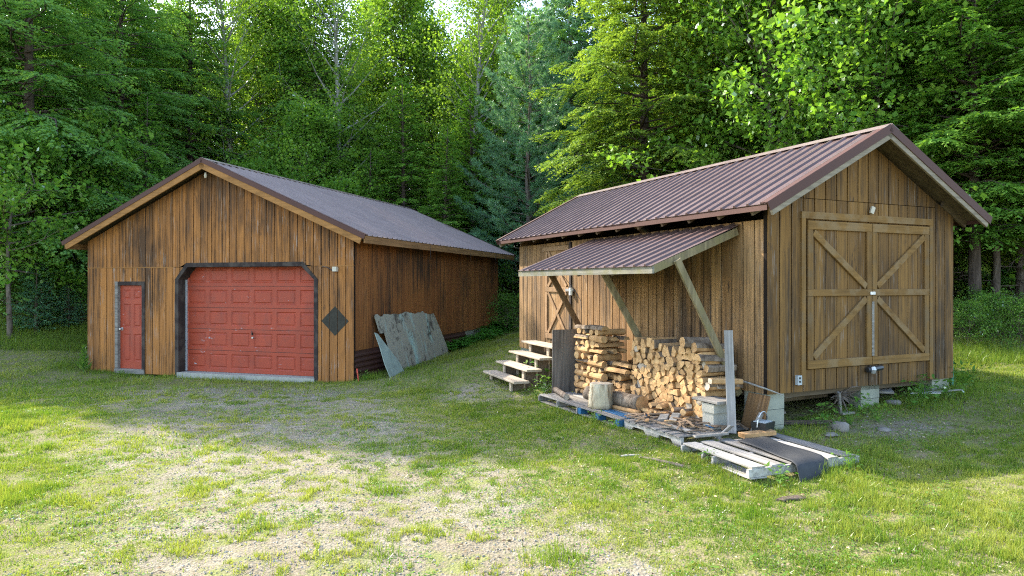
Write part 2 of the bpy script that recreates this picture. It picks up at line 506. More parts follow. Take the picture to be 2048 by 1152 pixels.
def in_rect(x, y, org, ang, x0, x1, y0, y1):
    c, s = math.cos(ang), math.sin(ang)
    dx, dy = x - org.x, y - org.y
    u = dx * c + dy * s; v = -dx * s + dy * c
    return (u > x0) & (u < x1) & (v > y0) & (v < y1)
def gravel_mask(x, y):
    xc = -1.0 - .52 * (y - 5)
    w = 2.25 + .05 * (y - 5)
    m = np.exp(-((x - xc) / w) ** 2 * 1.1) * np.clip((15.2 - y) / 2, 0, 1)
    m = np.maximum(m, .9 * np.exp(-(((x + .5) / 1.0) ** 2 + ((y - 12.3) / .9) ** 2)))
    m = np.maximum(m, .75 * np.exp(-(((x - 4.8) / .9) ** 2 + ((y - 8.5) / .5) ** 2)))
    m = np.maximum(m, .6 * np.exp(-(((x + .2) / .8) ** 2 + ((y - 23.4) / .8) ** 2)))
    n = fbm(x * 1.1, y * 1.1, 21) * .65 + fbm(x * 3.6, y * 3.6, 31) * .62 - .04
    return np.clip(m * (n * 1.75 - .02), 0, 1) ** 1.0
def forest_mask(x, y):
    # 0 on the clearing, 1 in the wood
    e = np.maximum.reduce([(-x - 15.5) * .5 + (y - 21) * .4, (y - 26.2) * .5, (x - 3 + (y - 21)) * .4 - .2 + (x > 6) * 0, (x - 11.3) * .5])
    e = np.where((x > 3) , np.maximum((y - 14.6) * .5, (x - 11) * .5), e)
    return np.clip(e + fbm(x * .6, y * .6, 41) - .25, 0, 1)

def build_ground():
    xs = np.concatenate([np.linspace(-300, -40, 14), np.linspace(-36, -15, 22), np.arange(-14, 13, .11), np.linspace(13.5, 40, 28), np.linspace(44, 300, 14)])
    ys = np.concatenate([np.linspace(-60, 2, 14), np.arange(3, 16, .11), np.linspace(16.2, 32, 62), np.linspace(33, 60, 20), np.linspace(65, 400, 20)])
    X, Y = np.meshgrid(xs, ys)
    Z = gz(X, Y)
    nx, ny = len(xs), len(ys)
    V = np.stack([X, Y, Z], 2).reshape(-1, 3)
    i = np.arange(nx * ny).reshape(ny, nx)
    F = np.stack([i[:-1, :-1], i[:-1, 1:], i[1:, 1:], i[1:, :-1]], 2).reshape(-1, 4)
    me = bpy.data.meshes.new('ground')
    me.vertices.add(len(V)); me.vertices.foreach_set('co', V.astype(np.float32).ravel())
    me.loops.add(F.size); me.loops.foreach_set('vertex_index', F.astype(np.int32).ravel())
    me.polygons.add(len(F)); me.polygons.foreach_set('loop_start', np.arange(0, F.size, 4, dtype=np.int32))
    me.update(calc_edges=True)
    me.polygons.foreach_set('use_smooth', [True] * len(F))
    for nm, fn in (('gravel', gravel_mask), ('forest', forest_mask)):
        a = me.attributes.new(nm, 'FLOAT', 'POINT')
        a.data.foreach_set('value', fn(X, Y).astype(np.float32).ravel())
    me.materials.append(MAT['ground'])
    tag(put('ground', me), kind='structure')
build_ground()

# ------------------------------------------------------------------ shared building pieces
def make_wall(root, name, mat, edges, zlo, ztop, seam, openings, mp, th=.018, gap=.0085, lip=True):
    """board-and-groove plywood wall: a dark backing mesh with every board a child. mp(a,z,d)->local"""
    cuts = sorted(set([round(e, 4) for e in edges] + [round(q, 4) for o in openings for q in o[4]]))
    edge_set = set(round(e, 4) for e in edges)
    back = MB(); planks = []
    for a0, a1 in zip(cuts[:-1], cuts[1:]):
        if a1 - a0 < .012: continue
        am = (a0 + a1) / 2
        segs = []
        op = None
        for o in openings:
            if o[0] < am < o[1]: op = o
        if op:
            if op[2] > zlo(am) + .02: segs.append((zlo(a0), zlo(a1), op[2], op[2]))
            segs.append((op[3](a0), op[3](a1), None, None))
        else:
            segs.append((zlo(a0), zlo(a1), None, None))
        for l0, l1, h0, h1 in segs:
            full = h0 is None
            t0 = ztop(a0) if full else h0; t1 = ztop(a1) if full else h1
            parts = []
            if full and seam and min(l0, l1) < seam - .02 and min(t0, t1) > seam + .02:
                parts.append((min(l0, seam), min(l1, seam), seam - .004, seam - .004))
                parts.append((max(l0, seam + .004), max(l1, seam + .004), t0, t1))
            else:
                parts.append((l0, l1, t0, t1))
            for q0, q1, s0, s1 in parts:
                if max(s0 - q0, s1 - q1) < .02: continue
                s0 = max(s0, q0 + .001); s1 = max(s1, q1 + .001)
                back.prism([mp(a0, q0, -.05), mp(a1, q1, -.05), mp(a1, s1, -.05), mp(a0, s0, -.05)], Vector(mp(0, 0, .05)) - Vector(mp(0, 0, 0)))
                g0 = gap if a0 in edge_set else .001; g1 = gap if a1 in edge_set else .001
                f = lambda a, za, zb: za + (zb - za) * (a - a0) / (a1 - a0)
                b0, b1 = a0 + g0, a1 - g1
                planks.append([(b0, f(b0, q0, q1)), (b1, f(b1, q0, q1)), (b1, f(b1, s0, s1)), (b0, f(b0, s0, s1))])
    w = back.build(name, 'backing', root)
    for pl in planks:
        d0 = .001 ; d1 = th + random.uniform(-.002, .002)
        mb = MB()
        c = .003
        inner = [(pl[0][0] + c, pl[0][1]), (pl[1][0] - c, pl[1][1]), (pl[2][0] - c, pl[2][1]), (pl[3][0] + c, pl[3][1])]
        A = [mp(a, z, d0) for a, z in pl]; B = [mp(a, z, d1 - c) for a, z in pl]; Cc = [mp(a, z, d1) for a, z in inner]
        mb.add(A + B + Cc, [(0, 1, 5, 4), (1, 2, 6, 5), (2, 3, 7, 6), (3, 0, 4, 7), (4, 5, 9, 8), (5, 6, 10, 9), (6, 7, 11, 10), (7, 4, 8, 11), (8, 9, 10, 11), (3, 2, 1, 0)])
        mb.build('plank', mat, w)
    return w

def roof_sheets(parent, ridge, eave, y0, y1, mat, pitch=.2286, sheet=.9144):
    """ribbed steel sheets; ridge/eave are (x,z) of the top surface; each sheet a child"""
    rx, rz = ridge; ex, ez = eave
    n = Vector((-(ez - rz), 0, ex - rx)).normalized()
    if n.z < 0: n = -n
    y = y0; k = 0
    while y < y1 - .02:
        ye = min(y + sheet, y1)
        prof = [(y + .001, 0)]
        q = y + pitch * .5
        while q + .03 < ye:
            prof += [(q - .030, 0), (q - .012, .026), (q + .012, .026), (q + .030, 0)]
            if q + pitch * .5 + .02 < ye:
                prof += [(q + pitch * .5 - .012, 0), (q + pitch * .5 - .004, .003), (q + pitch * .5 + .004, .003), (q + pitch * .5 + .012, 0)]
            q += pitch
        prof.append((ye - .001, 0))
        m = len(prof)
        lift = .0016 * (k % 2)
        jit = random.uniform(-.006, .006)
        dx = (ex - rx); dz = (ez - rz); ln = math.hypot(dx, dz)
        top = []; end = []
        for yy, h in prof:
            top.append(Vector((rx, yy, rz)) + n * (h + lift)); 
        for yy, h in prof:
            end.append(Vector((ex + dx / ln * jit, yy, ez + dz / ln * jit)) + n * (h + lift))
        mb = MB()
        low = [v - n * .004 for v in (top[0], top[-1], end[-1], end[0])]
        fs = [(i, i + 1, m + i + 1, m + i) for i in range(m - 1)]
        b = 2 * m
        fs += [(b, b + 3, b + 2, b + 1), tuple([b] + list(range(0, m)) + [b + 1]), tuple([b + 3] + list(range(m, 2 * m)) + [b + 2]), (0, m, b + 3, b), (m - 1, b + 1, b + 2, 2 * m - 1)]
        mb.add(top + end + low, fs)
        q = y + pitch * .5 + .05
        dn = Vector((dx / ln, 0, dz / ln))
        while q < ye - .03:
            for tt in (.04, .28, .52, .76, .97):
                c = Vector((rx, q, rz)) + dn * ln * tt + n * lift
                e = .008
                mb.add([c + dn * e, c + Vector((0, e, 0)), c - dn * e, c - Vector((0, e, 0)), c + n * .007], [(0, 1, 4), (1, 2, 4), (2, 3, 4), (3, 0, 4)])
            q += pitch
        mb.build('roof_sheet', mat, parent)
        y += sheet; k += 1

def panelled(root, name, x0, x1, z0, z1, yf, cols, rows, mat, margins, th=.035, sub='panel'):
    """door slab of rails and stiles (front at y=yf, facing -y) with sunk panels as children.
    cols/rows: lists of (lo,hi) panel spans"""
    mb = MB()
    ys = yf + th
    xs = [x0] + [c for col in cols for c in col] + [x1]
    zs = [z0] + [c for r in rows for c in r] + [z1]
    for i in range(0, len(zs), 2):
        mb.box(x0, x1, yf, ys, zs[i] + (.0025 if i else 0), zs[i + 1] - (.0025 if i + 2 < len(zs) else 0))
    for r in rows:
        for i in range(0, len(xs), 2):
            mb.box(xs[i], xs[i + 1], yf, ys, r[0] - .0025, r[1] + .0025)
    d = mb.build(name, mat, root)
    for r in rows:
        for c in cols:
            a0, a1, b0, b1 = c[0], c[1], r[0] - .0025, r[1] + .0025
            rings = [(0, yf + .0005), (.018, yf + .016), (.034, yf + .016), (.052, yf + .003)]
            m = MB(); vs = []
            for ins, yy in rings:
                vs += [(a0 + ins, yy, b0 + ins), (a1 - ins, yy, b0 + ins), (a1 - ins, yy, b1 - ins), (a0 + ins, yy, b1 - ins)]
            fs = []
            for k in range(len(rings) - 1):
                for j in range(4):
                    fs.append((k * 4 + j, k * 4 + (j + 1) % 4, k * 4 + 4 + (j + 1) % 4, k * 4 + 4 + j))
            fs.append(tuple(len(vs) - 4 + j for j in range(4)))
            me = bpy.data.meshes.new(sub); me.from_pydata(vs, [], fs); me.materials.append(MAT[mat])
            put(sub, me, d)
    return d

# ------------------------------------------------------------------ garage
def build_garage():
    R = empty('garage', GC, -GA, 'brown stained wooden garage with red roll-up door and metal gable roof', 'garage')
    W, L = G_W, G_L
    RZ, EZ, EO, FO, BO = 4.915, 3.115, .4348, .31, .574
    sl = (RZ - EZ) / (W / 2 + EO)
    top = lambda a: RZ - sl * abs(a + W / 2) - .17
    fr = lambda a, z, d: (a, -d, z)
    rt = lambda a, z, d: (d, a, z)
    np_ = 37
    edges = [-W - .018 + (W + .036) * i / np_ for i in range(np_ + 1)] + []
    gd_top = lambda a: 2.2 + (2.587 - 2.2) * min(1, max(0, (-a - .857) / .379), 0) if False else \
        min(2.587, 2.2 + (2.587 - 2.2) * (-a - .857) / .379, 2.2 + (2.587 - 2.2) * (4.678 + a) / .321)
    ops = [(-4.678, -.857, -1, gd_top, [-4.678, -4.357, -1.236, -.857]),
           (-6.465, -5.565, -1, lambda a: 2.16, [-6.465, -5.565])]
    make_wall(R, 'front_wall', 'garage_front', edges + [-W / 2], lambda a: 0.0 - .03, top, 2.49, ops, fr)
    # Z flashing on the plywood joint
    fl = MB()
    fl.box(-W - .016, -4.70, -.024, -.0185, 2.480, 2.496)
    fl.box(-.83, .016, -.024, -.0185, 2.480, 2.496)
    fl.build('joint_flashing', 'fascia', R)
    n = 48
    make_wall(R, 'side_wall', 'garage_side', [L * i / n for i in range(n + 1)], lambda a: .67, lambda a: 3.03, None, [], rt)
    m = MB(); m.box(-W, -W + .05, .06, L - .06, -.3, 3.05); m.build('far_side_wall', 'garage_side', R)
    m = MB(); m.prism([(-W, L - .05, 0), (0, L - .05, 0), (0, L - .05, top(0)), (-W / 2, L - .05, top(-W / 2)), (-W, L - .05, top(-W))], (0, .05, 0)); m.build('rear_wall', 'garage_side', R)
    m = MB(); m.box(-.10, -.01, .03, L, -.3, .668); m.build('foundation', 'block', R)
    # brown ribbed skirting under the siding
    sk = MB()
    for k in range(6):
        z = .60 - k * .115
        sk.prism([(.004, 0, z), (.030, 0, z - .03), (.030, 0, z - .06), (.004, 0, z - .09)], (0, L - 3.2, 0))
    sk.box(-.006, .006, 0, L - 3.2, -.15, .665)
    sk.build('skirting', 'trim_metal', R, (0, .02, 0))
    # roof
    for side, nm in ((1, 'roof_slope'), (-1, 'roof_slope')):
        cx = -W / 2
        rg = (cx, RZ); ev = (cx + side * (W / 2 + EO), EZ)
        nrm = Vector((side * sl, 0, 1)).normalized()
        dk = MB()
        a = Vector((rg[0], 0, rg[1])) - nrm * .010; b = Vector((ev[0] - side * .02, 0, ev[1] + sl * .02)) - nrm * .010
        dk.prism([a + Vector((0, -FO, 0)), b + Vector((0, -FO, 0)), b + Vector((0, -FO, 0)) - nrm * .03, a + Vector((0, -FO, 0)) - nrm * .03], (0, L + FO + BO, 0))
        d = dk.build(nm, 'rafter', R)
        roof_sheets(d, rg, ev, -FO - .012, L + BO, 'roof_g')
        # rake: metal trim over a stained board, front and rear
        for yy, s in ((-FO, -1), (L + BO, 1)):
            p0 = Vector((rg[0], yy, rg[1])); p1 = Vector((ev[0], yy, ev[1]))
            up = nrm
            t = MB()
            ext = (p1 - p0).normalized() * .03
            t.beam(p0 + Vector((0, s * .024, 0)) - nrm * .030, p1 + ext + Vector((0, s * .024, 0)) - nrm * .030, .012, .10, up, .002)
            t.beam(p0 + Vector((0, -s * .025, 0)) + nrm * .026, p1 + ext + Vector((0, -s * .025, 0)) + nrm * .026, .10, .006, up, .001)
            t.build('rake_trim', 'trim_metal', R)
            w = MB()
            w.beam(p0 + Vector((0, s * .001, 0)) - nrm * .135, p1 + Vector((0, s * .001, 0)) - nrm * .135 - ext, .032, .15, up, .004)
            w.build('rake_board', 'fascia', R)
        f = MB(); f.box(ev[0] - side * .035, ev[0] - side * .005, -FO + .03, L + BO - .03, EZ - .165, EZ - .012)
        f.build('eave_board', 'fascia_y', R)
    rc = MB()
    for side in (1, -1):
        nrm = Vector((side * sl, 0, 1)).normalized(); dn = Vector((side, 0, -sl)).normalized()
        p = Vector((-W / 2, -FO - .03, RZ)) + nrm * .030
        rc.prism([p, p + dn * .17, p + dn * .17 - nrm * .004, p - nrm * .004], (0, L + FO + BO + .05, 0))
    rc.build('ridge_cap', 'roof_g', R)
    # soffit shadow boards under the eave (outlookers)
    for k in range(9):
        y = .3 + k * (L - .4) / 8
        m = MB(); m.beam((.02, y, EZ - .02), (.40, y, EZ - .09), .04, .09); m.build('lookout', 'rafter', R)
    # roll-up door
    x0, x1 = -4.60, -.93
    pw = (x1 - x0) / 6
    cols = [(x0 + pw * i + .055, x0 + pw * (i + 1) - .055) for i in range(6)]
    rows = [(.06 + .497 * i + .085, .06 + .497 * (i + 1) - .085) for i in range(5)]
    rr = []
    D = panelled(R, 'roll_up_door', x0, x1, .055, 2.56, .24, cols, rows, 'red', .05, .04, 'door_panel')
    # section joints
    for i in range(1, 5):
        m = MB(); m.box(x0, x1, .2375, .2395, .06 + .497 * i - .004, .06 + .497 * i + .004); m.build('section_joint', 'dark_trim', D)
    hx = (x0 + x1) / 2 + .03
    m = MB(); m.box(hx - .012, hx + .012, .205, .24, .93, .99); m.tube([(hx, .20, .96), (hx + .01, .20, 1.0), (hx, .20, 1.03)], [.010, .012, .008], 8); m.build('lift_handle', 'black_metal', D)
    m = MB(); m.tube([(hx + .012, .205, .875), (hx + .012, .24, .875)], [.022, .024], 12); m.build('lock', 'steel', D)
    fb = MB()
    fb.box(-4.678, -4.575, -.032, .275, -.04, 2.205); fb.build('door_jamb', 'dark_trim', R)
    fb = MB(); fb.box(-.955, -.857, -.032, .275, -.04, 2.205); fb.build('door_jamb', 'dark_trim', R)
    fb = MB(); fb.box(-4.36, -1.233, -.034, .275, 2.49, 2.588); fb.build('door_header', 'dark_trim', R)
    fb = MB(); fb.prism([(-4.678, -.033, 2.2), (-4.575, -.033, 2.2), (-4.315, -.033, 2.493), (-4.357, -.033, 2.587)], (0, .307, 0)); fb.build('door_corner', 'dark_trim', R)
    fb = MB(); fb.prism([(-.857, -.033, 2.2), (-.955, -.033, 2.2), (-1.27, -.033, 2.493), (-1.236, -.033, 2.587)], (0, .307, 0)); fb.build('door_corner', 'dark_trim', R)
    fb = MB(); fb.box(-4.574, -4.56, .19, .238, .06, 2.2); fb.build('weather_strip', 'grey_paint', R)
    th = MB(); th.box(-4.60, -.93, -.06, .30, -.12, .05); th.build('threshold', 'concrete', R)
    # side door
    x0, x1 = -6.375, -5.655
    mid = (x0 + x1) / 2
    cols = [(x0 + .09, mid - .045), (mid + .045, x1 - .09)]
    rows = [(.25, .90), (1.07, 1.62), (1.74, 1.96)]
    D = panelled(R, 'entry_door', x0, x1, .07, 2.065, .05, cols, rows, 'red', .05)
    m = MB(); m.tube([(x0 + .06, .048, 1.02), (x0 + .06, .0, 1.02), (x0 + .06, -.015, 1.02), (x0 + .06, -.03, 1.02)], [.012, .012, .028, .02], 12); m.box(x0 + .03, x0 + .09, .043, .049, .985, 1.055); m.build('door_knob', 'steel', D)
    for a, b in ((-6.465, -6.377), (-5.653, -5.565)):
        m = MB(); m.box(a, b, -.030, .10, -.02, 2.16); m.build('door_frame', 'grey_board_x' if a < -6 else 'dark_trim', R)
    m = MB(); m.box(-6.376, -5.654, -.030, .10, 2.068, 2.16); m.build('door_frame', 'dark_trim', R)
    m = MB(); m.box(-6.46, -5.57, -.05, .10, -.04, .068); m.build('door_sill', 'grey_board_x', R)
    # dark diamond left on the boards, and the smear above it
    dm = MB()
    cx, cz, hw, hh = -.438, 1.304, .335, .32
    bounds = [e for e in edges if cx - hw < e < cx + hw]
    seg = [cx - hw] + bounds + [cx + hw]
    for a0, a1 in zip(seg[:-1], seg[1:]):
        a0 += .006; a1 -= .006
        if a1 <= a0: continue
        pts = sorted(set([a0, a1] + ([cx] if a0 < cx < a1 else [])))
        up = [(a, cz + hh * (1 - abs(a - cx) / hw)) for a in pts]
        dn = [(a, cz - hh * (1 - abs(a - cx) / hw)) for a in reversed(pts)]
        dm.prism([(a, -.0205, z) for a, z in dn + up], (0, -.0015, 0))
    dm.build('diamond_mark', 'diamond', R)
    # lamp bracket by the corner
    m = MB(); m.box(-.46, -.36, -.10, -.02, 2.37, 2.47); m.build('lamp_box', 'white_paint', R)
    m = MB(); m.tube([(-.47, -.06, 2.38), (-.60, -.07, 2.46), (-.72, -.05, 2.475), (-.74, -.03, 2.46)], [.009] * 4, 6); m.build('lamp_hook', 'black_metal', R)
    m = MB(); m.tube([(-W / 2, -.20, 4.50), (-W / 2, -.20, 4.56), (-W / 2, -.20, 4.62)], [.02, .035, .02], 8); m.build('gable_hook', 'white_paint', R)
    # two wires hanging from the eave
    for y in (3.0, 5.9, 8.2):
        m = MB(); m.tube([(.445, y, 3.09), (.447, y + .01, 2.90), (.45, y + .03, 2.75)], [.004] * 3, 5); m.build('hanging_wire', 'black_metal', R)
    return R
build_garage()

# ------------------------------------------------------------------ shed with lean-to
def build_shed():
    R = empty('shed', SC, SA, 'weathered brown wooden shed on block piers with double doors and lean-to', 'shed')
    W, L = S_W, S_L
    RZ, EZ, EO, FO, BO = 4.195, 3.062, .3316, .3326, .467
    sl = (RZ - EZ) / (W / 2 + EO)
    top = lambda a: RZ - sl * abs(a - W / 2) - .15
    fr = lambda a, z, d: (a, -d, z)
    lf = lambda a, z, d: (-d, a, z)
    n = 18
    edges = [-.018 + (W + .036) * i / n for i in range(n + 1)]
    ops = [(.645, 3.085, .99, lambda a: 2.935, [.645, 3.085])]
    make_wall(R, 'front_wall', 'shed_front', edges + [W / 2], lambda a: .715, top, 3.209, ops, fr)
    n = 35
    dv0, dv1 = 4.90, 5.84
    ops = [(dv0, dv1, 1.0, lambda a: 2.86, [dv0, dv1])]
    make_wall(R, 'side_wall', 'shed_side', [L * i / n for i in range(n + 1)], lambda a: .715, lambda a: 2.915, None, ops, lf)
    m = MB(); m.box(W - .05, W, .06, L - .06, .715, 3.05); m.build('far_side_wall', 'shed_side', R)
    m = MB(); m.prism([(0, L - .05, .715), (W, L - .05, .715), (W, L - .05, top(W)), (W / 2, L - .05, top(W / 2)), (0, L - .05, top(0))], (0, .05, 0)); m.build('rear_wall', 'shed_side', R)
    m = MB(); m.box(.055, W - .055, .06, L - .06, .64, .74); m.build('floor_frame', 'rafter', R)
    # roof
    for side in (1, -1):
        cx = W / 2
        rg = (cx, RZ); ev = (cx + side * (W / 2 + EO), EZ)
        nrm = Vector((side * sl, 0, 1)).normalized()
        a = Vector((rg[0], 0, rg[1])) - nrm * .010; b = Vector((ev[0] - side * .02, 0, ev[1] + sl * .02)) - nrm * .010
        dk = MB(); f0 = Vector((0, -FO, 0))
        dk.prism([a + f0, b + f0, b + f0 - nrm * .025, a + f0 - nrm * .025], (0, L + FO + BO, 0))
        d = dk.build('roof_slope', 'rafter', R)
        roof_sheets(d, rg, ev, -FO - .012, L + BO, 'roof_s')
        for yy, s in ((-FO, -1), (L + BO, 1)):
            p0 = Vector((rg[0], yy, rg[1])); p1 = Vector((ev[0], yy, ev[1])); ext = (p1 - p0).normalized() * .03
            t = MB()
            t.beam(p0 + Vector((0, s * .024, 0)) - nrm * .030, p1 + ext + Vector((0, s * .024, 0)) - nrm * .030, .012, .115, nrm, .002)
            t.beam(p0 + Vector((0, -s * .025, 0)) + nrm * .026, p1 + ext + Vector((0, -s * .025, 0)) + nrm * .026, .10, .006, nrm, .001)
            t.build('rake_trim', 'trim_metal', R)
            w = MB(); w.beam(p0 - nrm * .115, p1 - nrm * .115, .036, .08, nrm, .004); w.build('rake_board', 'rake_pale', R)
        m = MB(); m.box(ev[0] - side * .03, ev[0] - side * .012, -FO + .03, L + BO - .03, EZ - .075, EZ - .010); m.build('drip_edge', 'trim_metal', R)
        nr = 13
        for k in range(nr):
            y = -.02 + k * (L + .04) / (nr - 1)
            x_in = cx + side * (W / 2 - .25); x_out = cx + side * (W / 2 + EO - .045)
            z_in = RZ - sl * (W / 2 - .25) - .095; z_out = RZ - sl * (W / 2 + EO - .045) - .095
            m = MB(); m.beam((x_in, y, z_in), (x_out, y, z_out), .045, .10, (0, 0, 1), .004); m.build('rafter_tail', 'rafter', R)
    rc = MB()
    for side in (1, -1):
        nrm = Vector((side * sl, 0, 1)).normalized(); dn = Vector((side, 0, -sl)).normalized()
        p = Vector((W / 2, -FO - .03, RZ)) + nrm * .030
        rc.prism([p, p + dn * .16, p + dn * .16 - nrm * .004, p - nrm * .004], (0, L + FO + BO + .05, 0))
    rc.build('ridge_cap', 'roof_g', R)
    # double doors
    mid = 1.868
    for x0, x1, inner in ((.652, mid - .004, 1), (mid + .004, 3.078, -1)):
        b = MB(); b.box(x0, x1, -.004, .03, .995, 2.93); D = b.build('door_leaf', 'backing', R)
        ee = [x0] + [e for e in edges if x0 + .03 < e < x1 - .03] + [x1]
        for a0, a1 in zip(ee[:-1], ee[1:]):
            m = MB(); m.box(a0 + .0045, a1 - .0045, -.018, -.0045, .996, 2.929); m.build('plank', 'shed_front', D)
        def rail(z, h, nm='rail'):
            m = MB(); m.beam((x0 + .002, -.034, z), (x1 - .002, -.034, z), .032, h, (0, 0, 1), .004); m.build(nm, 'door_diag', D)
        rail(2.865, .115); rail(1.985, .09); rail(1.055, .11)
        for xx in (x0 + .05, x1 - .05):
            w_ = .095
            for za, zb in ((1.112, 1.938), (2.032, 2.806)):
                m = MB(); m.beam((xx, -.0335, za), (xx, -.0335, zb), w_, .031, (0, -1, 0), .004); m.build('stile', 'door_board', D)
        xo = x0 + .11 if inner == 1 else x1 - .11
        xi = x1 - .11 if inner == 1 else x0 + .11
        for za, zb in ((2.77, 2.07), (1.15, 1.90)):
            m = MB(); m.beam((xo, -.0335, za), (xi, -.0335, zb), .031, .09, (0, 0, 1), .004); m.build('brace', 'door_diag', D)
    m = MB(); m.box(mid - .012, mid + .03, -.057, -.050, 1.12, 1.86); m.build('seam_strip', 'grey_board_x', R)
    m = MB(); m.box(mid - .05, mid + .05, -.060, -.051, 1.955, 1.995); m.build('latch_plate', 'steel', R)
    m = MB(); m.box(.545, 3.165, -.046, -.019, 2.945, 3.035); m.build('door_frame', 'door_diag', R)
    for x in (.545, 3.095):
        m = MB(); m.box(x, x + .07, -.046, -.019, .80 if x < 1 else .73, 2.944); m.build('door_frame', 'door_board', R)
    m = MB(); m.beam((mid - .03, -.055, 3.06), (mid + .005, -.06, 3.15), .03, .06, (0, 0, 1), .003); m.build('turn_button', 'white_paint', R)
    # strap latch and padlock at the foot of the doors
    m = MB(); m.tube([(1.74, -.07, .935), (1.80, -.075, .94), (2.02, -.075, .955)], [.035, .045, .035], 8); m.build('bolt_sleeve', 'black_metal', R)
    m = MB(); m.tube([(1.80, -.11, .98), (1.80, -.12, .94), (1.80, -.11, .895)], [.028, .035, .028], 8); m.build('bolt_knob', 'steel', R)
    # power outlet
    m = MB(); m.box(.455, .525, -.065, -.0185, .81, .93); O = m.build('outlet_box', 'grey_paint', R)
    for z in (.84, .885):
        m = MB(); m.box(.474, .506, -.068, -.064, z, z + .025); m.build('socket', 'black_metal', O)
    # side door with crossed braces
    b = MB(); b.box(.03, -.004 + .008, dv0 + .004, dv1 - .004, 1.005, 2.855); D = b.build('side_door', 'backing', R)
    k = 5; dw = (dv1 - dv0 - .01) / k
    for i in range(k):
        m = MB(); m.box(-.018, -.001, dv0 + .005 + dw * i + .004, dv0 + .005 + dw * (i + 1) - .004, 1.006, 2.854); m.build('plank', 'shed_side', D)
    for z, h in ((2.80, .09), (1.99, .09), (1.06, .10)):
        m = MB(); m.beam((-.034, dv0 + .01, z), (-.034, dv1 + (.12 if z > 2.5 else 0), z), .030, h, (0, 0, 1), .003); m.build('rail', 'side_door_board', D)
    for za, zb in ((2.74, 2.05), (1.93, 1.12)):
        for s in (0, 1):
            v0, v1 = (dv0 + .1, dv1 - .1) if s else (dv1 - .1, dv0 + .1)
            m = MB(); m.beam((-.0335 - .004 * s, v0, za), (-.0335 - .004 * s, v1, zb), .026, .07, (0, 0, 1), .003); m.build('brace', 'side_door_board', D)
    m = MB(); m.beam((-.034, dv1 - .03, 1.12), (-.034, dv1 - .03, 1.94), .07, .030, (-1, 0, 0), .003); m.beam((-.034, dv1 - .03, 2.04), (-.034, dv1 - .03, 2.75), .07, .030, (-1, 0, 0), .003); m.build('stile', 'side_door_board', D)
    m = MB(); m.box(-.05, -.019, dv0 - .085, dv0 - .02, .95, 2.90); m.build('door_post', 'dark_trim', R)
    m = MB(); m.box(-.062, -.052, dv0 - .19, dv0 + .10, 1.96, 2.01); m.tube([(-.07, dv0 - .13, 2.03), (-.07, dv0 - .13, 1.89)], [.045, .045], 8); m.build('hasp', 'steel', R)
    # lean-to
    o1, z0, z1, v0, v1 = 1.42, 2.885, 2.335, .47, 4.20
    dk = MB(); dk.prism([(-.02, v0 + .02, z0 - .03), (-o1 + .02, v0 + .02, z1 - .012), (-o1 + .02, v0 + .02, z1 - .03), (-.02, v0 + .02, z0 - .048)], (0, v1 - v0 - .04, 0))
    LT = dk.build('lean_to_roof', 'rafter', R)
    roof_sheets(LT, (-.02, z0), (-o1 - .03, z1 - .012), v0 - .02, v1 + .03, 'roof_s')
    up = Vector((z0 - z1, 0, 0)).cross(Vector((0, 1, 0)))
    for v, mm in ((v0, 'brace_wood'), (v1, 'brace_wood')):
        m = MB(); m.beam((-.06, v + (.0 if v < 1 else -.02), z0 - .095), (-o1 + .012, v + (.0 if v < 1 else -.02), z1 - .055), .038, .10, (0, 0, 1), .003); m.build('lean_to_rafter', mm, LT)
    for v in (1.4, 2.3, 3.2):
        m = MB(); m.beam((-.06, v, z0 - .10), (-o1 + .02, v, z1 - .085), .038, .09, (0, 0, 1), .003); m.build('lean_to_rafter', 'rafter', LT)
    m = MB(); m.box(-o1 - .012, -o1 + .018, v0 - .02, v1 + .02, z1 - .105, z1 - .018); m.build('lean_to_fascia', 'lean_fascia', LT)
    for v, o, zt, mm in ((.405, 1.09, 2.40, 'brace_wood'), (2.0, 1.17, 2.32, 'brace_wood'), (3.70, 1.12, 2.33, 'brace_brown')):
        m = MB(); m.beam((-o, v, zt), (-.06, v + (.02 if v < 1 else .05), .66), .04, .095, (1, 0, .5), .004); m.build('lean_to_brace', mm, R)
    # wire hanging from the lean-to
    m = MB(); m.tube([(-1.40, 2.75, 2.24), (-1.30, 2.6, 2.05), (-1.25, 2.45, 1.85), (-1.28, 2.38, 1.72)], [.004] * 4, 5); m.build('loose_wire', 'black_metal', R)
    return R
build_shed()

# ------------------------------------------------------------------ block piers under the shed
def build_piers():
    def pier(u, v, w, d, n, label, hgt=.2):
        R = empty('block_pier', S2W(u, v, 0), SA, label, 'block pier', 'concrete block piers under the shed')
        zt = .714
        for k in range(n):
            j = random.uniform(-.006, .006)
            m = MB(); m.prism([(j, 0, zt - .003), (w + j, 0, zt - .003), (w + j, d, zt - .003), (j, d, zt - .003)], (0, 0, -(hgt - .006)))
            b = m.build('block', 'block', R)
            zt -= hgt
    pier(0.005, 0.01, .29, .39, 3, 'pale concrete block pier under the near corner of the shed, by the pallet')
    pier(1.78, .06, .37, .2, 2, 'low concrete block pier under the middle of the double doors')
    pier(3.25, .03, .39, .2, 1, 'single concrete block under the far front corner of the shed')
    pier(.02, 3.4, .2, .39, 3, 'concrete block pier behind the firewood under the shed side')
    pier(.02, 6.7, .2, .39, 2, 'concrete block pier under the shed corner behind the steps')
    pier(3.3, 6.7, .2, .39, 2, 'concrete block pier under the far rear corner of the shed')
build_piers()

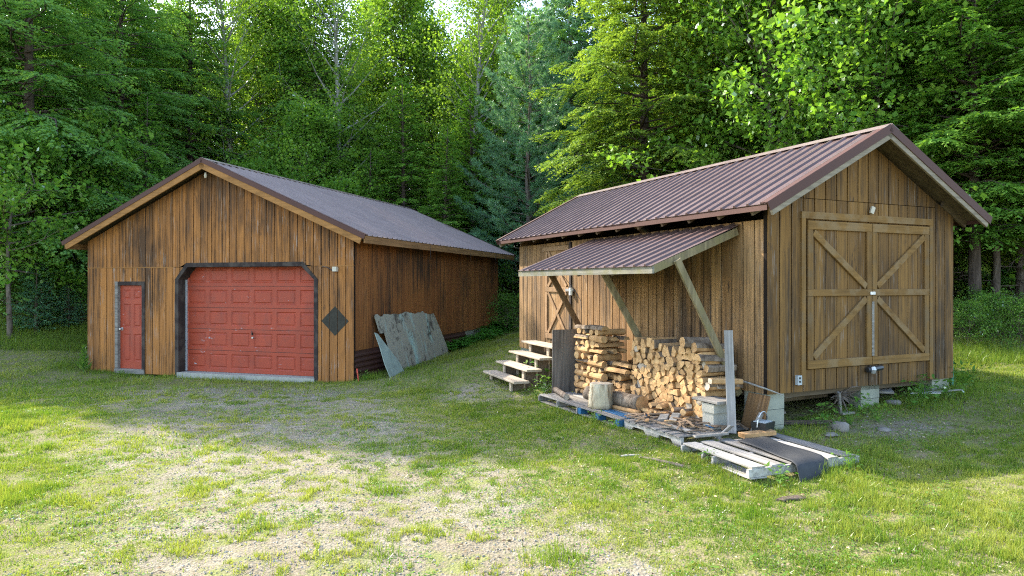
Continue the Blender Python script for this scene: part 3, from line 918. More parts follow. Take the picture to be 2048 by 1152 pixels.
# ------------------------------------------------------------------ steps
def build_steps():
    R = empty('wooden_steps', S2W(-.2, 5.2, 0), SA - .07, 'bleached open wooden steps leading up to the shed side door', 'steps')
    for k in range(4):
        u = -1.16 + .255 * k; z = .385 + .195 * k
        va, vb = -.86 + .02 * k, .82 - .05 * k
        m = MB(); m.beam((u + .14, va, z - .02), (u + .14, vb, z - .02), .30, .04, (0, 0, 1), .008, 0, .008); m.build('tread', 'tread', R)
        for v in (va + .32, vb - .30):
            m = MB(); m.box(u + .08, u + .34, v - .019, v + .019, .02, z - .041); m.build('support_board', 'riser', R)
            m = MB(); m.box(u + .045, u + .078, v - .045, v + .045, .02, z - .042); m.build('support_post', 'tread', R)
build_steps()

# ------------------------------------------------------------------ pallets
def pallet(u0, u1, v0, v1, ztop, label, kind, run='v', nb=6, yaw=0.0, tilt=0.0):
    """deck boards run along `run`; stringers across"""
    uc, vc = (u0 + u1) / 2, (v0 + v1) / 2
    R = empty('pallet', S2W(uc, vc, ztop), SA + yaw, label, 'pallet', 'pallets laid beside the shed')
    R.rotation_euler = (tilt, 0, SA + yaw)
    a, b = (u1 - u0) / 2, (v1 - v0) / 2
    h = .125
    def B(run_len, cross, w, z0, z1, nm, mat, along):
        m = MB()
        if along == 'v': m.beam((cross, -run_len, (z0 + z1) / 2), (cross, run_len, (z0 + z1) / 2), w, z1 - z0, (0, 0, 1), .003, 0, .010)
        else: m.beam((-run_len, cross, (z0 + z1) / 2), (run_len, cross, (z0 + z1) / 2), w, z1 - z0, (0, 0, 1), .003, 0, .010)
        return m.build(nm, mat, R)
    half_c = a if run == 'v' else b
    half_r = b if run == 'v' else a
    step = 2 * half_c / nb
    for i in range(nb):
        c = -half_c + step * (i + .5)
        if kind == 'front':
            if i == 3: continue
            mat = 'white_board' if i in (0, 4) else 'grey_board'
        elif kind == 'blue':
            mat = 'grey_board' if i % 2 == 0 else 'blue'
        else:
            mat = 'grey_board' if run == 'v' else 'grey_board_x'
        B(half_r, c + random.uniform(-.012, .012), step * (random.uniform(.52, .68) if kind == 'front' else random.uniform(.66, .86)), -.02, random.uniform(-.003, .003), 'deck_board', mat, run)
    for c in (-half_r + .02, 0, half_r - .02):
        mat = 'blue' if kind == 'blue' else ('white_board' if kind in ('notched', 'front') else 'grey_board')
        if kind == 'notched':
            m = MB()
            L_ = half_c
            prof = [(-L_, -.021), (L_, -.021), (L_, -.11), (L_ * .72, -.11), (L_ * .66, -.068), (L_ * .28, -.068), (L_ * .22, -.11), (-L_ * .22, -.11), (-L_ * .28, -.068), (-L_ * .66, -.068), (-L_ * .72, -.11), (-L_, -.11)]
            m.prism([(c, q, z) if run == 'u' else (q, c, z) for q, z in prof], (.04, 0, 0) if run == 'u' else (0, .04, 0))
            m.build('stringer', mat, R)
        elif kind == 'blue':
            for q in (-half_c + .06, 0, half_c - .06):
                m = MB(); w = .09
                m.box(*( (q - .06, q + .06, c - w / 2, c + w / 2) if run == 'v' else (c - w / 2, c + w / 2, q - .06, q + .06)), -.105, -.0215); m.build('block_foot', mat, R)
        else:
            B(half_c, c, .04, -.105, -.0215, 'stringer', mat, 'u' if run == 'v' else 'v')
    for i in (0, nb // 2, nb - 1):
        c = -half_c + step * (i + .5)
        B(half_r, c, step * .8, -.125, -.107, 'bottom_board', 'white_board' if kind == 'front' else 'grey_board', run)
    return R
pallet(-1.36, -.25, 2.36, 3.62, .285, 'flat grey pallet under the split log tower, beside the steps', 'plain', 'v', 7)
pallet(-1.36, -.20, 1.30, 2.33, .290, 'pallet with bright blue blocks under the chopping stump', 'blue', 'v', 7)
pallet(-1.31, -.12, .08, 1.25, .295, 'grey pallet with white notched side, littered with kindling', 'notched', 'u', 8)
pallet(-1.47, .02, -1.27, -.13, .265, 'bleached wide-slatted pallet nearest the camera, with a black mat on it', 'front', 'v', 6, -.06)

def rubber_mat():
    n, m_ = 16, 10
    vs = []; fs = []
    for i in range(n + 1):
        for j in range(m_ + 1):
            s = i / n; t = j / m_
            u = -.98 + .44 * t + .16 * (1 - s) * 1.0 - .06 * s
            v = -.34 - 1.34 * s
            z = .281 + .006 * math.sin(9 * s + 3 * t)
            if v < -1.31:
                over = (-1.31 - v)
                v = -1.33 - over * .35; z = .279 - over * .62 - .015 * math.sin(7 * t) * over * 6
            p = S2W(u, v, z + .010 * math.sin(5 * t + 4 * s) ** 2)
            vs.append(p)
    for i in range(n):
        for j in range(m_):
            k = i * (m_ + 1) + j
            fs.append((k, k + 1, k + m_ + 2, k + m_ + 1))
    me = bpy.data.meshes.new('rubber_mat'); me.from_pydata(vs, [], fs); me.materials.append(MAT['rubber'])
    bm = bmesh.new(); bm.from_mesh(me); bmesh.ops.solidify(bm, geom=bm.faces[:], thickness=.006); bm.to_mesh(me); bm.free()
    me.polygons.foreach_set('use_smooth', [True] * len(me.polygons))
    tag(put('rubber_mat', me), 'black rubber mat draped over the edge of the bleached pallet', 'mat')
rubber_mat()

# ------------------------------------------------------------------ firewood
FW_END, FW_SPLIT, FW_BARK = 0, 1, 2
def smooth_poly(p, it=1):
    for _ in range(it):
        q = []
        for i in range(len(p)):
            a = p[i]; b = p[(i + 1) % len(p)]
            q.append((a[0] * .8 + b[0] * .2, a[1] * .8 + b[1] * .2)); q.append((a[0] * .2 + b[0] * .8, a[1] * .2 + b[1] * .8))
        p = q
    return p
def log_mesh(poly, length, bark_from, bark_n, rng, ends='log_end', split='log_split', bark='bark_log'):
    """prism along +y from 0 to length, outline poly in (x,z), centred; some side faces bark"""
    n = len(poly)
    cuts = [0, .33, .67, 1]
    vs = []
    ph = rng.uniform(0, 6); bend = rng.uniform(-.012, .012)
    for t in cuts:
        k = 1 + rng.uniform(-.05, .05)
        dx = bend * math.sin(math.pi * t)
        for (x, z) in poly:
            tilt = rng.uniform(-.006, .006) if t in (0, 1) else 0
            vs.append((x * k + dx, t * length + tilt, z * k))
    fs = [tuple(range(n))]; mi = [0]
    c = len(cuts)
    fs.append(tuple((c - 1) * n + i for i in range(n - 1, -1, -1))); mi.append(0)
    for r in range(c - 1):
        for i in range(n):
            fs.append((r * n + i, r * n + n + i, r * n + n + (i + 1) % n, r * n + (i + 1) % n))
            mi.append(FW_BARK if (i - bark_from) % n < bark_n else FW_SPLIT)
    me = bpy.data.meshes.new('split_log'); me.from_pydata(vs, [], fs)
    for m in (ends, split, bark): me.materials.append(MAT[m])
    me.polygons.foreach_set('material_index', mi)
    bm = bmesh.new(); bm.from_mesh(me); bmesh.ops.recalc_face_normals(bm, faces=bm.faces); bm.to_mesh(me); bm.free()
    return me

def clip(poly, nx, nz, d):
    out = []
    for i in range(len(poly)):
        a = poly[i]; b = poly[(i + 1) % len(poly)]
        da = a[0] * nx + a[1] * nz - d; db = b[0] * nx + b[1] * nz - d
        if da <= 0: out.append(a)
        if da * db < 0:
            t = da / (da - db); out.append((a[0] + (b[0] - a[0]) * t, a[1] + (b[1] - a[1]) * t))
    return out

def voronoi_logs(bound, pts):
    cells = []
    for i, p in enumerate(pts):
        c = list(bound)
        for j, q in enumerate(pts):
            if i == j: continue
            dx, dz = q[0] - p[0], q[1] - p[1]
            if dx * dx + dz * dz > .4: continue
            c = clip(c, dx, dz, (q[0] ** 2 + q[1] ** 2 - p[0] ** 2 - p[1] ** 2) / 2)
            if len(c) < 3: break
        cells.append(c)
    return cells

def place_log(mesh, u, v, z, ang, label, group, roll=0.0, tilt=0.0, name='split_log', cat='firewood log'):
    """mesh +y axis points along world heading (shed frame angle ang), front end at (u,v,z)"""
    o = put(name, mesh)
    o.rotation_euler = (tilt, roll, SA + ang)
    o.location = S2W(u, v, z)
    tag(o, label, cat, group)
    return o

def main_stack():
    rng = random.Random(11)
    topz = lambda v: .30 + (.97 if v > 1.62 else .97 - .06 * math.sin((1.62 - v) * 3.2) if v > .75 else .99) + .02
    v0, v1, z0 = .48, 2.06, .30
    pts = []
    # poisson-ish points
    tries = 0
    while tries < 12000:
        tries += 1
        v = rng.uniform(v0, v1); z = rng.uniform(z0 + .03, 1.30)
        if z > topz(v) - .03: continue
        # right end slumps
        if v < .62 and z > 1.18: continue
        r = rng.choice([.048, .060, .066, .078, .090])
        if all(((v - q[0]) / 1.3) ** 2 + (z - q[1]) ** 2 > ((r + q[2]) / 2 * 1.16) ** 2 for q in pts):
            pts.append((v, z, r))
    nb = 26
    bound = [(v0, z0), (v1, z0)] + [(v1 - (v1 - v0) * i / nb, topz(v1 - (v1 - v0) * i / nb) + rng.uniform(-.035, .035)) for i in range(nb + 1)]
    # the bound must be convex for clipping to be exact: use a box and cap cells by height
    box = [(v0 - .02, z0), (v1 + .02, z0), (v1 + .02, 1.40), (v0 - .02, 1.40)]
    cells = voronoi_logs(box, pts)
    cnt = 0
    for (pv, pz, r), c in zip(pts, cells):
        if len(c) < 3: continue
        # cap outlines so top logs are not stretched
        R = r * 1.45
        c = [(pv + (x - pv) * min(1, R / max(1e-6, math.hypot(x - pv, z - pz))), pz + (z - pz) * min(1, R / max(1e-6, math.hypot(x - pv, z - pz)))) for x, z in c]
        # drop near-duplicate corners
        cc = [c[0]]
        for q in c[1:]:
            if math.hypot(q[0] - cc[-1][0], q[1] - cc[-1][1]) > .016: cc.append(q)
        if len(cc) < 3: continue
        pr = [((x - pv) * .955 + rng.uniform(-.004, .004), (z - pz) * .94 + rng.uniform(-.008, .008)) for x, z in cc]
        if rng.random() < .35: pr = smooth_poly(pr, 1)
        # front of log faces -u, seen with v to the left: local x = -v
        poly = [(-x, z) for x, z in pr]
        nside = len(poly)
        grey = rng.random() < .06
        me = log_mesh(poly, rng.uniform(.40, .46), rng.randrange(nside), rng.choice([0, 0, 2, 3, 4]), rng, 'log_end_grey' if grey else 'log_end')
        out = .60 + rng.uniform(-.035, .045)
        hi = pz > 1.16
        lv = 'on the top layer' if hi else ('in the bottom layer' if pz < .42 else ('in the lower third' if pz < .68 else ('at mid height' if pz < .92 else 'just below the top')))
        hz = 'beside the loose heap' if pv > 1.68 else ('left of the middle' if pv > 1.25 else ('middle' if pv > .85 else ('right of the middle' if pv > .48 else 'under the slanting brace')))
        lab = f"{'greyed' if grey else 'pale'} split log {lv} of the long stack, {hz}"
        place_log(me, -out, pv, pz, -math.pi / 2, lab, lab.replace('split log', 'split logs', 1), 0, 0)
        cnt += 1
    return cnt
N_LOGS = main_stack()

def rand_poly(r, rng, kind='wedge'):
    if kind == 'round':
        return [(r * rng.uniform(.92, 1.06) * math.cos(2 * math.pi * i / 11), r * rng.uniform(.92, 1.06) * math.sin(2 * math.pi * i / 11)) for i in range(11)]
    if kind == 'half':
        p = [(r * math.cos(a), r * math.sin(a) * .95 - .3 * r) for a in [math.pi * i / 7 for i in range(8)]]
        return p
    a0 = rng.uniform(0, 6.28)
    n = rng.choice([3, 4, 4, 5])
    p = [(r * rng.uniform(.8, 1.1) * math.cos(a0 + 2 * math.pi * i / n), r * rng.uniform(.7, 1.0) * math.sin(a0 + 2 * math.pi * i / n)) for i in range(n)]
    return smooth_poly(p, 1)

ORD = ['first', 'second', 'third', 'fourth', 'fifth', 'sixth', 'seventh']
def tower():
    rng = random.Random(5)
    z = .30; layer = 0
    v0, v1, o0, o1 = 2.62, 3.42, .26, .78
    h = .098
    while z < 1.36:
        if layer % 2 == 0:
            # ends face out
            k = rng.choice([5, 6, 6]) if z < .8 else rng.choice([4, 5])
            vv = v1; w = (v1 - v0) / k
            if z > .75: vv, w = v1, (v1 - v0 - .06) / k
            for i in range(k):
                me = log_mesh(rand_poly(min(w * .54, .066), rng, rng.choice(['wedge', 'half', 'wedge', 'round'])), rng.uniform(.44, .52), rng.randrange(6), rng.choice([0, 2, 4]), rng)
                place_log(me, -o1 + rng.uniform(-.03, .03), vv - w * (i + .5), z + h * .5 + rng.uniform(-.008, .008), -math.pi / 2 + rng.uniform(-.06, .06),
                          f'end-out split log, layer {layer + 1} of the tower from below, {ORD[i]} from left', 'logs of the criss-cross tower, ends out')
        else:
            for ko, oo in enumerate((o1 - .06, (o0 + o1) / 2, o0 + .04)):
                seg = [(v0 + .05, v1 - .02)] if rng.random() < .25 else [(v0, (v0 + v1) / 2 - .02), ((v0 + v1) / 2 + .02, v1 + .02)]
                for ka, (a, b) in enumerate(seg):
                    me = log_mesh(rand_poly(.060, rng, rng.choice(['wedge', 'half', 'round'])), b - a, rng.randrange(6), rng.choice([0, 0, 2, 3]), rng)
                    place_log(me, -oo, a, z + h * .5, rng.uniform(-.05, .05), 'lengthwise split log, layer %d of the tower from below, %s%s' % (layer + 1, ('front', 'middle', 'rear')[ko] + ' row', '' if len(seg) == 1 else (', right half', ', left half')[ka]), 'logs of the criss-cross tower, lengthwise')
        z += h; layer += 1
    # two capping logs
    me = log_mesh(rand_poly(.072, rng, 'half'), .50, 0, 7, rng)
    place_log(me, -.70, 2.62, z + .02, -.05, 'half-round log on the very top of the tower, right side', None)
    me = log_mesh(rand_poly(.060, rng, 'half'), .42, 0, 7, rng)
    place_log(me, -.66, 3.04, z + .01, .12, 'grey barked split log on the very top of the tower, left side', None)
tower()

def heap():
    rng = random.Random(23)
    # loose logs between the tower and the long stack
    for i in range(22):
        v = rng.uniform(2.12, 2.60)
        lev = i // 6
        z = .36 + lev * .10 + rng.uniform(-.02, .02)
        kind = rng.choice(['wedge', 'wedge', 'half'])
        me = log_mesh(rand_poly(.062, rng, kind), rng.uniform(.40, .5), rng.randrange(6), rng.choice([0, 0, 2, 3]), rng)
        place_log(me, -.70 + lev * .03 + rng.uniform(-.05, .05), v, z, -math.pi / 2 + rng.uniform(-.25, .25), 'loose split log heaped between the tower and the long stack', 'loose logs between the tower and the stack', 0, rng.uniform(-.05, .08))
    for (u, v, z, ang, r, l, lab) in ((-.66, 2.08, .78, .05, .058, .52, 'orange split log lying lengthwise on top of the loose heap'),
                                     (-.58, 2.12, .86, -.06, .050, .46, 'thin split log lying lengthwise on the loose heap, against the wall')):
        me = log_mesh(rand_poly(r, rng, 'half'), l, 0, 0, rng)
        place_log(me, u, v, z, ang, lab, None)
    # slumped barked logs at the right end of the stack
    spots = [(-.66, .60, 1.28, .070, 'round', 8, 'log_end', 'round barked log high at the right end of the firewood stack'),
             (-.70, .50, 1.15, .085, 'half', 7, 'log_end', 'big half log with bark under the slanting brace'),
             (-.72, .76, 1.33, .080, 'round', 11, 'log_end', 'thick round barked log on top of the stack near the brace'),
             (-.60, .44, 1.02, .070, 'wedge', 5, 'log_end', 'barked wedge log sliding off the right end of the stack'),
             (-.66, .30, .88, .060, 'wedge', 3, 'log_end_grey', 'grey weathered split log jutting out by the standing plank'),
             (-.62, .40, .80, .055, 'round', 9, 'log_end_grey', 'dark barked log resting on the plank over the block'),
             (-.52, .34, .79, .050, 'half', 7, 'log_end_grey', 'small dark log behind the standing plank')]
    for (u, v, z, r, k, nb, e, lab) in spots:
        me = log_mesh(rand_poly(r, rng, k), .46, 0, nb, rng, e, 'log_split')
        place_log(me, u, v, z, -math.pi / 2 + rng.uniform(-.2, .15), lab, None, 0, rng.uniform(-.08, .0))
heap()
def spill():
    rng = random.Random(41)
    for i in range(15):
        v = .62 + 1.0 * i / 14 + rng.uniform(-.03, .03); lev = 1 if i % 3 == 1 else 0
        me = log_mesh(rand_poly(rng.uniform(.045, .065), rng, rng.choice(['wedge', 'half'])), rng.uniform(.30, .42), rng.randrange(6), rng.choice([0, 2, 3]), rng)
        place_log(me, -.80 - rng.uniform(0, .08) + .06 * lev, v, .345 + .085 * lev, -math.pi / 2 + rng.uniform(-.7, .7), 'loose split log spilled along the foot of the long stack', 'logs spilled along the foot of the long stack', 0, rng.uniform(-.1, .12))
spill()

def round_log(name, p0, p1, r, label, side='bark_log', end='log_end', knots=0, n=16, seed=1, flare=1.0, cat='log'):
    rng = random.Random(seed)
    p0 = Vector(p0); p1 = Vector(p1); a = (p1 - p0); L = a.length; a.normalize()
    s = a.cross(Vector((0, 0, 1)) if abs(a.z) < .9 else Vector((1, 0, 0))).normalized(); u = s.cross(a)
    rings = 7; vs = []; prof = [rng.uniform(.93, 1.07) for _ in range(n)]
    for i in range(rings):
        t = i / (rings - 1)
        rr = r * (1 + (flare - 1) * (1 - t) ** 3) * (1 + rng.uniform(-.03, .03))
        for k in range(n):
            th = 2 * math.pi * k / n
            q = rr * prof[k] * (1 + rng.uniform(-.03, .03))
            vs.append(p0 + a * (L * t + (rng.uniform(-.004, .004) if i in (0, rings - 1) else 0)) + (s * math.cos(th) + u * math.sin(th)) * q)
    fs = []; mi = []
    for i in range(rings - 1):
        for k in range(n):
            fs.append((i * n + k, i * n + (k + 1) % n, (i + 1) * n + (k + 1) % n, (i + 1) * n + k)); mi.append(1)
    fs.append(tuple(range(n))); mi.append(0)
    fs.append(tuple((rings - 1) * n + k for k in range(n))); mi.append(0)
    me = bpy.data.meshes.new(name); me.from_pydata(vs, [], fs)
    me.materials.append(MAT[end]); me.materials.append(MAT[side])
    me.polygons.foreach_set('material_index', mi)
    me.polygons.foreach_set('use_smooth', [m == 1 for m in mi])
    bm = bmesh.new(); bm.from_mesh(me); bmesh.ops.recalc_face_normals(bm, faces=bm.faces); bm.to_mesh(me); bm.free()
    return tag(put(name, me), label, cat)
round_log('chopping_stump', S2W(-1.10, 2.13, .29), S2W(-1.09, 2.13, .645), .165, 'upright pale debarked chopping stump on the blue pallet', 'stump_side', 'log_end_grey', seed=3, flare=1.12, cat='stump')
round_log('barked_log', S2W(-.80, 1.52, .415), S2W(-.88, 2.46, .41), .115, 'thick grey barked log lying behind the chopping stump', seed=4)
round_log('barked_log', S2W(-.95, 2.42, .40), S2W(-1.0, 2.66, .42), .105, 'short knobbly grey log left of the chopping stump', 'bark_log', 'log_end_grey', seed=5)
round_log('weathered_branch', S2W(-1.20, 2.95, .325), S2W(-1.05, 3.60, .345), .045, 'grey weathered branch lying below the dark standing panel', 'bark', 'log_end_grey', seed=6, cat='branch')
round_log('barked_log', S2W(-.92, 1.42, .315), S2W(-.98, 1.98, .315), .03, 'thin reddish split stick in front of the lying log', 'log_split', 'log_end', seed=8, cat='stick')

# dark plywood end panel
def box_thing(name, mat, label, cat, p, size, rot, group=None, ch=.004):
    m = MB(); w, d, h = size
    m.beam((0, 0, 0), (0, 0, h), w, d, (0, 1, 0), ch, 0, .006)
    o = m.build(name, mat, None, p, rot)
    return tag(o, label, cat, group)
box_thing('standing_board', 'dark_board', 'dark weathered plywood panel standing between the steps and the log tower', 'panel', S2W(-.77, 3.70, .27), (.58, .02, 1.06), (0.02, 0, SA))
box_thing('grey_plank', 'grey_plank', 'tall silver grey plank leaning upright at the right end of the firewood', 'plank', S2W(-.60, -.02, .29), (.105, .03, 1.24), (-.10, -.035, SA - .75))
box_thing('siding_offcut', 'shed_side', 'offcut of brown siding leaning below the shed corner', 'board', S2W(-.21, .07, .27), (.36, .02, .46), (-.32, 0, SA - 1.57))
# block seat with board
def block_stand():
    R = empty('block_stand', S2W(-.52, .28, .30), SA, 'concrete block with a board on top at the right foot of the woodpile', 'block')
    m = MB(); m.box(-.19, .12, -.10, .10, 0, .20); m.build('block', 'concrete', R)
    m = MB(); m.box(-.21, .12, -.13, .09, .205, .315); m.build('block', 'concrete', R)
    m = MB(); m.beam((-.08, -.20, .345), (-.08, .25, .345), .30, .035, (0, 0, 1), .005, 0, .01); m.build('board', 'grey_board', R)
block_stand()
def pail():
    R = empty('feed_pail', S2W(-.24, -.16, .275), SA + .3, 'dark square pail with a hoop handle standing on the pallet by the pier', 'pail')
    m = MB()
    b = [(-.10, -.08, .0), (.10, -.08, .0), (.10, .08, .0), (-.10, .08, .0)]; t = [(-.12, -.10, .15), (.12, -.10, .15), (.12, .10, .15), (-.12, .10, .15)]
    m.add(b + t, [(3, 2, 1, 0), (0, 1, 5, 4), (1, 2, 6, 5), (2, 3, 7, 6), (3, 0, 4, 7), (4, 5, 6, 7)]); m.build('body', 'black_metal', R)
    m = MB(); m.box(-.095, .095, -.075, .075, .1505, .158); m.build('lid', 'grey_paint', R)
    m = MB(); m.tube([(.14 * math.cos(a), -.0, .10 + .17 * math.sin(a)) for a in [math.pi * i / 12 for i in range(13)]], [.007] * 13, 6); m.build('handle', 'steel', R)
pail()
for (p, size, rot, mat, lab) in (
    (S2W(-1.18, -.02, .305), (.09, .028, .40), (1.5, .1, SA + 1.2), 'grey_board_x', 'short grey board wedged between the two nearest pallets'),
    (S2W(-.62, -.20, .30), (.14, .05, .42), (1.52, 0, SA + 1.35), 'log_split', 'weathered brown board lying across the nearest pallet'),
    (S2W(-.82, -.06, .285), (.10, .02, .20), (.75, .2, SA + .4), 'grey_plank', 'small pale grey offcut leaning on the nearest pallet'),
    (S2W(-.33, -.08, .285), (.085, .04, .26), (.35, .25, SA + .5), 'grey_board_x', 'short upright timber end beside the pail'),
    (S2W(-1.05, .75, .345), (.13, .03, .16), (1.3, .2, SA + 2.2), 'grey_board_x', 'square grey board end on the kindling pallet'),
    (S2W(-1.0, .62, .33), (.12, .03, .16), (.9, .1, SA + 1.9), 'grey_board_x', 'tilted grey board end on the kindling pallet'),
    (S2W(-1.10, .12, .325), (.07, .025, .45), (1.53, .02, SA + 3.3), 'grey_board_x', 'long grey slat lying along the edge of the kindling pallet'),
    (S2W(-1.42, -.42, .02), (.05, .03, .24), (.1, .12, SA), 'white_board', 'loose white stake leaning on the side of the nearest pallet')):
    box_thing('board_scrap', mat, lab, 'board', p, size, rot)

def scraps():
    rng = random.Random(77)
    meshes = []
    for k in range(10):
        if k < 5:
            L, w, h = rng.uniform(.12, .34), rng.uniform(.02, .06), rng.uniform(.008, .025)
            m = MB(); m.beam((-L / 2, 0, 0), (0, rng.uniform(-.01, .01), .004), w, h, (0, 0, 1), .003, 0, .012); m.beam((0, 0, .004), (L / 2, 0, 0), w * .8, h * .9, (0, 0, 1), .003, 0, .015)
        else:
            L = rng.uniform(.18, .45)
            m = MB(); m.tube([(-L / 2, 0, 0), (-L * .1, rng.uniform(-.02, .02), .01), (L / 2, rng.uniform(-.03, .03), 0)], [rng.uniform(.006, .014), .012, .005], 5)
        meshes.append(m.mesh('wood_scrap', ['scrap' if k != 2 else 'log_split']))
    for i in range(85):
        u = -1.22 + 1.0 * rng.random() ** 1.2; v = rng.uniform(.02, 1.28) if i < 72 else rng.uniform(1.2, 2.2)
        z = .315 + .09 * math.exp(-((u + .75) ** 2 + (v - .5) ** 2) * 4) * rng.random() + .012
        o = put('wood_scrap', meshes[rng.randrange(10)], None, S2W(u, v, z), (rng.uniform(-.2, .2), rng.uniform(-.15, .15), rng.uniform(0, 6.28)))
        tag(o, 'small piece of kindling or bark scattered on the pallets below the woodpile', 'kindling', 'kindling scattered on the pallets')
    for i, (u, v) in enumerate(((-.9, .30), (-.82, .36))):
        m = MB(); m.tube([(0, 0, 0), (.02, 0, .0), (.05, 0, 0), (.08, 0, 0), (.09, 0, 0)], [.01, .028, .032, .02, .005], 8)
        tag(m.build('pine_cone', 'bark_dark', None, S2W(u, v, .35), (.1, .2, i * 1.3)), 'dark pine cone among the kindling, ' + ('nearer the camera' if i == 0 else 'nearer the woodpile'), 'pine cone')
    m = MB(); m.beam((0, 0, 0), (0, .10, 0), .03, .012)
    tag(m.build('blue_tag', 'blue', None, S2W(-.78, .10, .345), (.3, .1, 1.2)), 'small blue strip among the kindling near the board ends', 'tag')
scraps()
tag(MB().tube([S2W(-.02 - .05, .75, .86), S2W(-.10, .25, .84), S2W(-.08, -.04, .80), S2W(.10, -.16, .72)], [.010, .012, .011, .008], 6).build('thin_stick', 'bark_pale'), 'long thin grey stick propped across the shed corner', 'stick')

# ------------------------------------------------------------------ clutter under the shed
def under_shed():
    def board(u0, v0, z0, u1, v1, z1, w, h, mat, lab, nm='stored_board', cat='board'):
        m = MB(); m.beam(S2W(u0, v0, z0), S2W(u1, v1, z1), w, h, (0, 0, 1), .004, 0, .01)
        tag(m.build(nm, mat), lab, cat)
    board(.55, .35, .60, 1.60, .5, .60, .20, .03, 'grey_board_x', 'pale board stored under the left half of the shed')
    board(.45, .55, .53, 1.70, .62, .53, .16, .09, 'rafter', 'dark timber stored under the left half of the shed')
    board(.85, .30, .635, 1.30, .32, .645, .04, .03, 'log_split', 'short reddish stick lying on the stored pale board')
    board(.36, .10, .30, .82, -.22, .33, .06, .025, 'bark_dark', 'dark lath on the ground beside the near pier')
    board(.42, .16, .31, .90, -.20, .34, .05, .025, 'rafter', 'second dark lath beside the near pier, nearer the doors')
    board(.34, .30, .40, .52, .22, .42, .09, .04, 'grey_board_x', 'cut board end beside the near block pier')
    board(2.20, .05, .585, 2.55, .40, .62, .30, .03, 'grey_board_x', 'grey boards stacked just right of the middle pier')
    board(2.85, -.10, .56, 3.35, -.34, .60, .02, .02, 'grey_plank', 'pale thin rod in the grass by the far pier', 'pale_rod', 'rod')
    board(2.72, -.02, .55, 3.02, -.24, .56, .03, .02, 'steel', 'pale metal strip in the weeds right of the middle pier', 'metal_strip', 'metal strip')
    # root wad
    rng = random.Random(3)
    m = MB()
    c = S2W(1.42, .10, .60)
    for k in range(26):
        d = Vector((rng.uniform(-1, 1), rng.uniform(-1, 1), rng.uniform(-1.2, .5))).normalized()
        L = rng.uniform(.12, .30)
        m.tube([c + d * .02, c + d * L * .5 + Vector((rng.uniform(-.04, .04), 0, rng.uniform(-.04, .04))), c + d * L], [.018, .011, .003], 5)
    tag(m.build('root_wad', 'bark'), 'tangled pale root wad under the shed by the middle pier', 'roots')
    m = MB(); m.beam(S2W(1.33, .02, .36), S2W(1.25, -.02, .66), .06, .03, (1, 0, 0), .004); m.beam(S2W(1.30, -.02, .37), S2W(1.48, -.06, .38), .06, .03, (0, 0, 1), .004)
    tag(m.build('crooked_wood', 'grey_board_x'), 'grey crooked piece of wood under the shed', 'wood piece')
    def rock(p, r, lab, seed, sq=.6, nm='rock', mat='rock'):
        rg = random.Random(seed)
        bm = bmesh.new(); bmesh.ops.create_icosphere(bm, subdivisions=2, radius=r)
        ph = [rg.uniform(0, 6) for _ in range(6)]
        for v in bm.verts:
            q = v.co / r
            k = 1 + .18 * math.sin(3 * q.x + ph[0]) + .14 * math.sin(4 * q.y + ph[1]) + .1 * math.sin(5 * q.z + ph[2])
            v.co *= k; v.co.z *= sq
        me = bpy.data.meshes.new(nm); bm.to_mesh(me); bm.free(); me.materials.append(MAT[mat])
        me.polygons.foreach_set('use_smooth', [True] * len(me.polygons))
        tag(put(nm, me, None, p, (0, 0, rg.uniform(0, 6))), lab, 'rock')
    w = S2W(.80, -.42); rock((w.x, w.y, gz1(w.x, w.y) + .04), .09, 'pale angular rock on the dirt in front of the double doors', 1, .75)
    w = S2W(2.35, -.02); rock((w.x, w.y, gz1(w.x, w.y) + .03), .10, 'low brown rock in the weeds right of the middle pier', 2, .5)
    w = S2W(1.25, -.66); rock((w.x, w.y, gz1(w.x, w.y) + .0), .10, 'flat grey stone set in the dirt before the doors', 3, .25)
    w = S2W(.55, -.48); rock((w.x, w.y, gz1(w.x, w.y) + .01), .10, 'flat greenish slate beside the nearest pallet', 4, .2)
under_shed()

# boards and drum against the far side of the shed
def right_side():
    m = MB(); m.prism([S2W(3.74, .10, .50), S2W(3.78, .42, .50), S2W(3.74, .40, 1.62), S2W(3.71, .30, 1.70), S2W(3.70, .12, 1.62)], SW * .03)
    tag(m.build('leaning_board', 'dark_board'), 'tall dark round-topped board leaning on the far side of the shed', 'board')
    m = MB(); m.beam(S2W(3.74, .045, .52), S2W(3.715, .045, 1.30), .05, .03, (1, 0, 0), .004)
    tag(m.build('teal_strip', 'teal'), 'narrow teal painted board at the far front corner of the shed', 'board')
    p = S2W(4.12, 1.1); z = gz1(p.x, p.y)
    R = empty('drum', (p.x, p.y, z), 0, 'pale drum with a rust red lid beyond the shed corner', 'drum')
    m = MB(); m.tube([(0, 0, 0), (0, 0, .28), (0, 0, .30), (0, 0, .58)], [.16, .16, .17, .16], 20); m.build('body', 'grey_paint', R, smooth=False)
    m = MB(); m.tube([(0, 0, .581), (0, 0, .66), (0, 0, .68)], [.175, .175, .14], 20); m.build('lid', 'rust_red', R)
right_side()

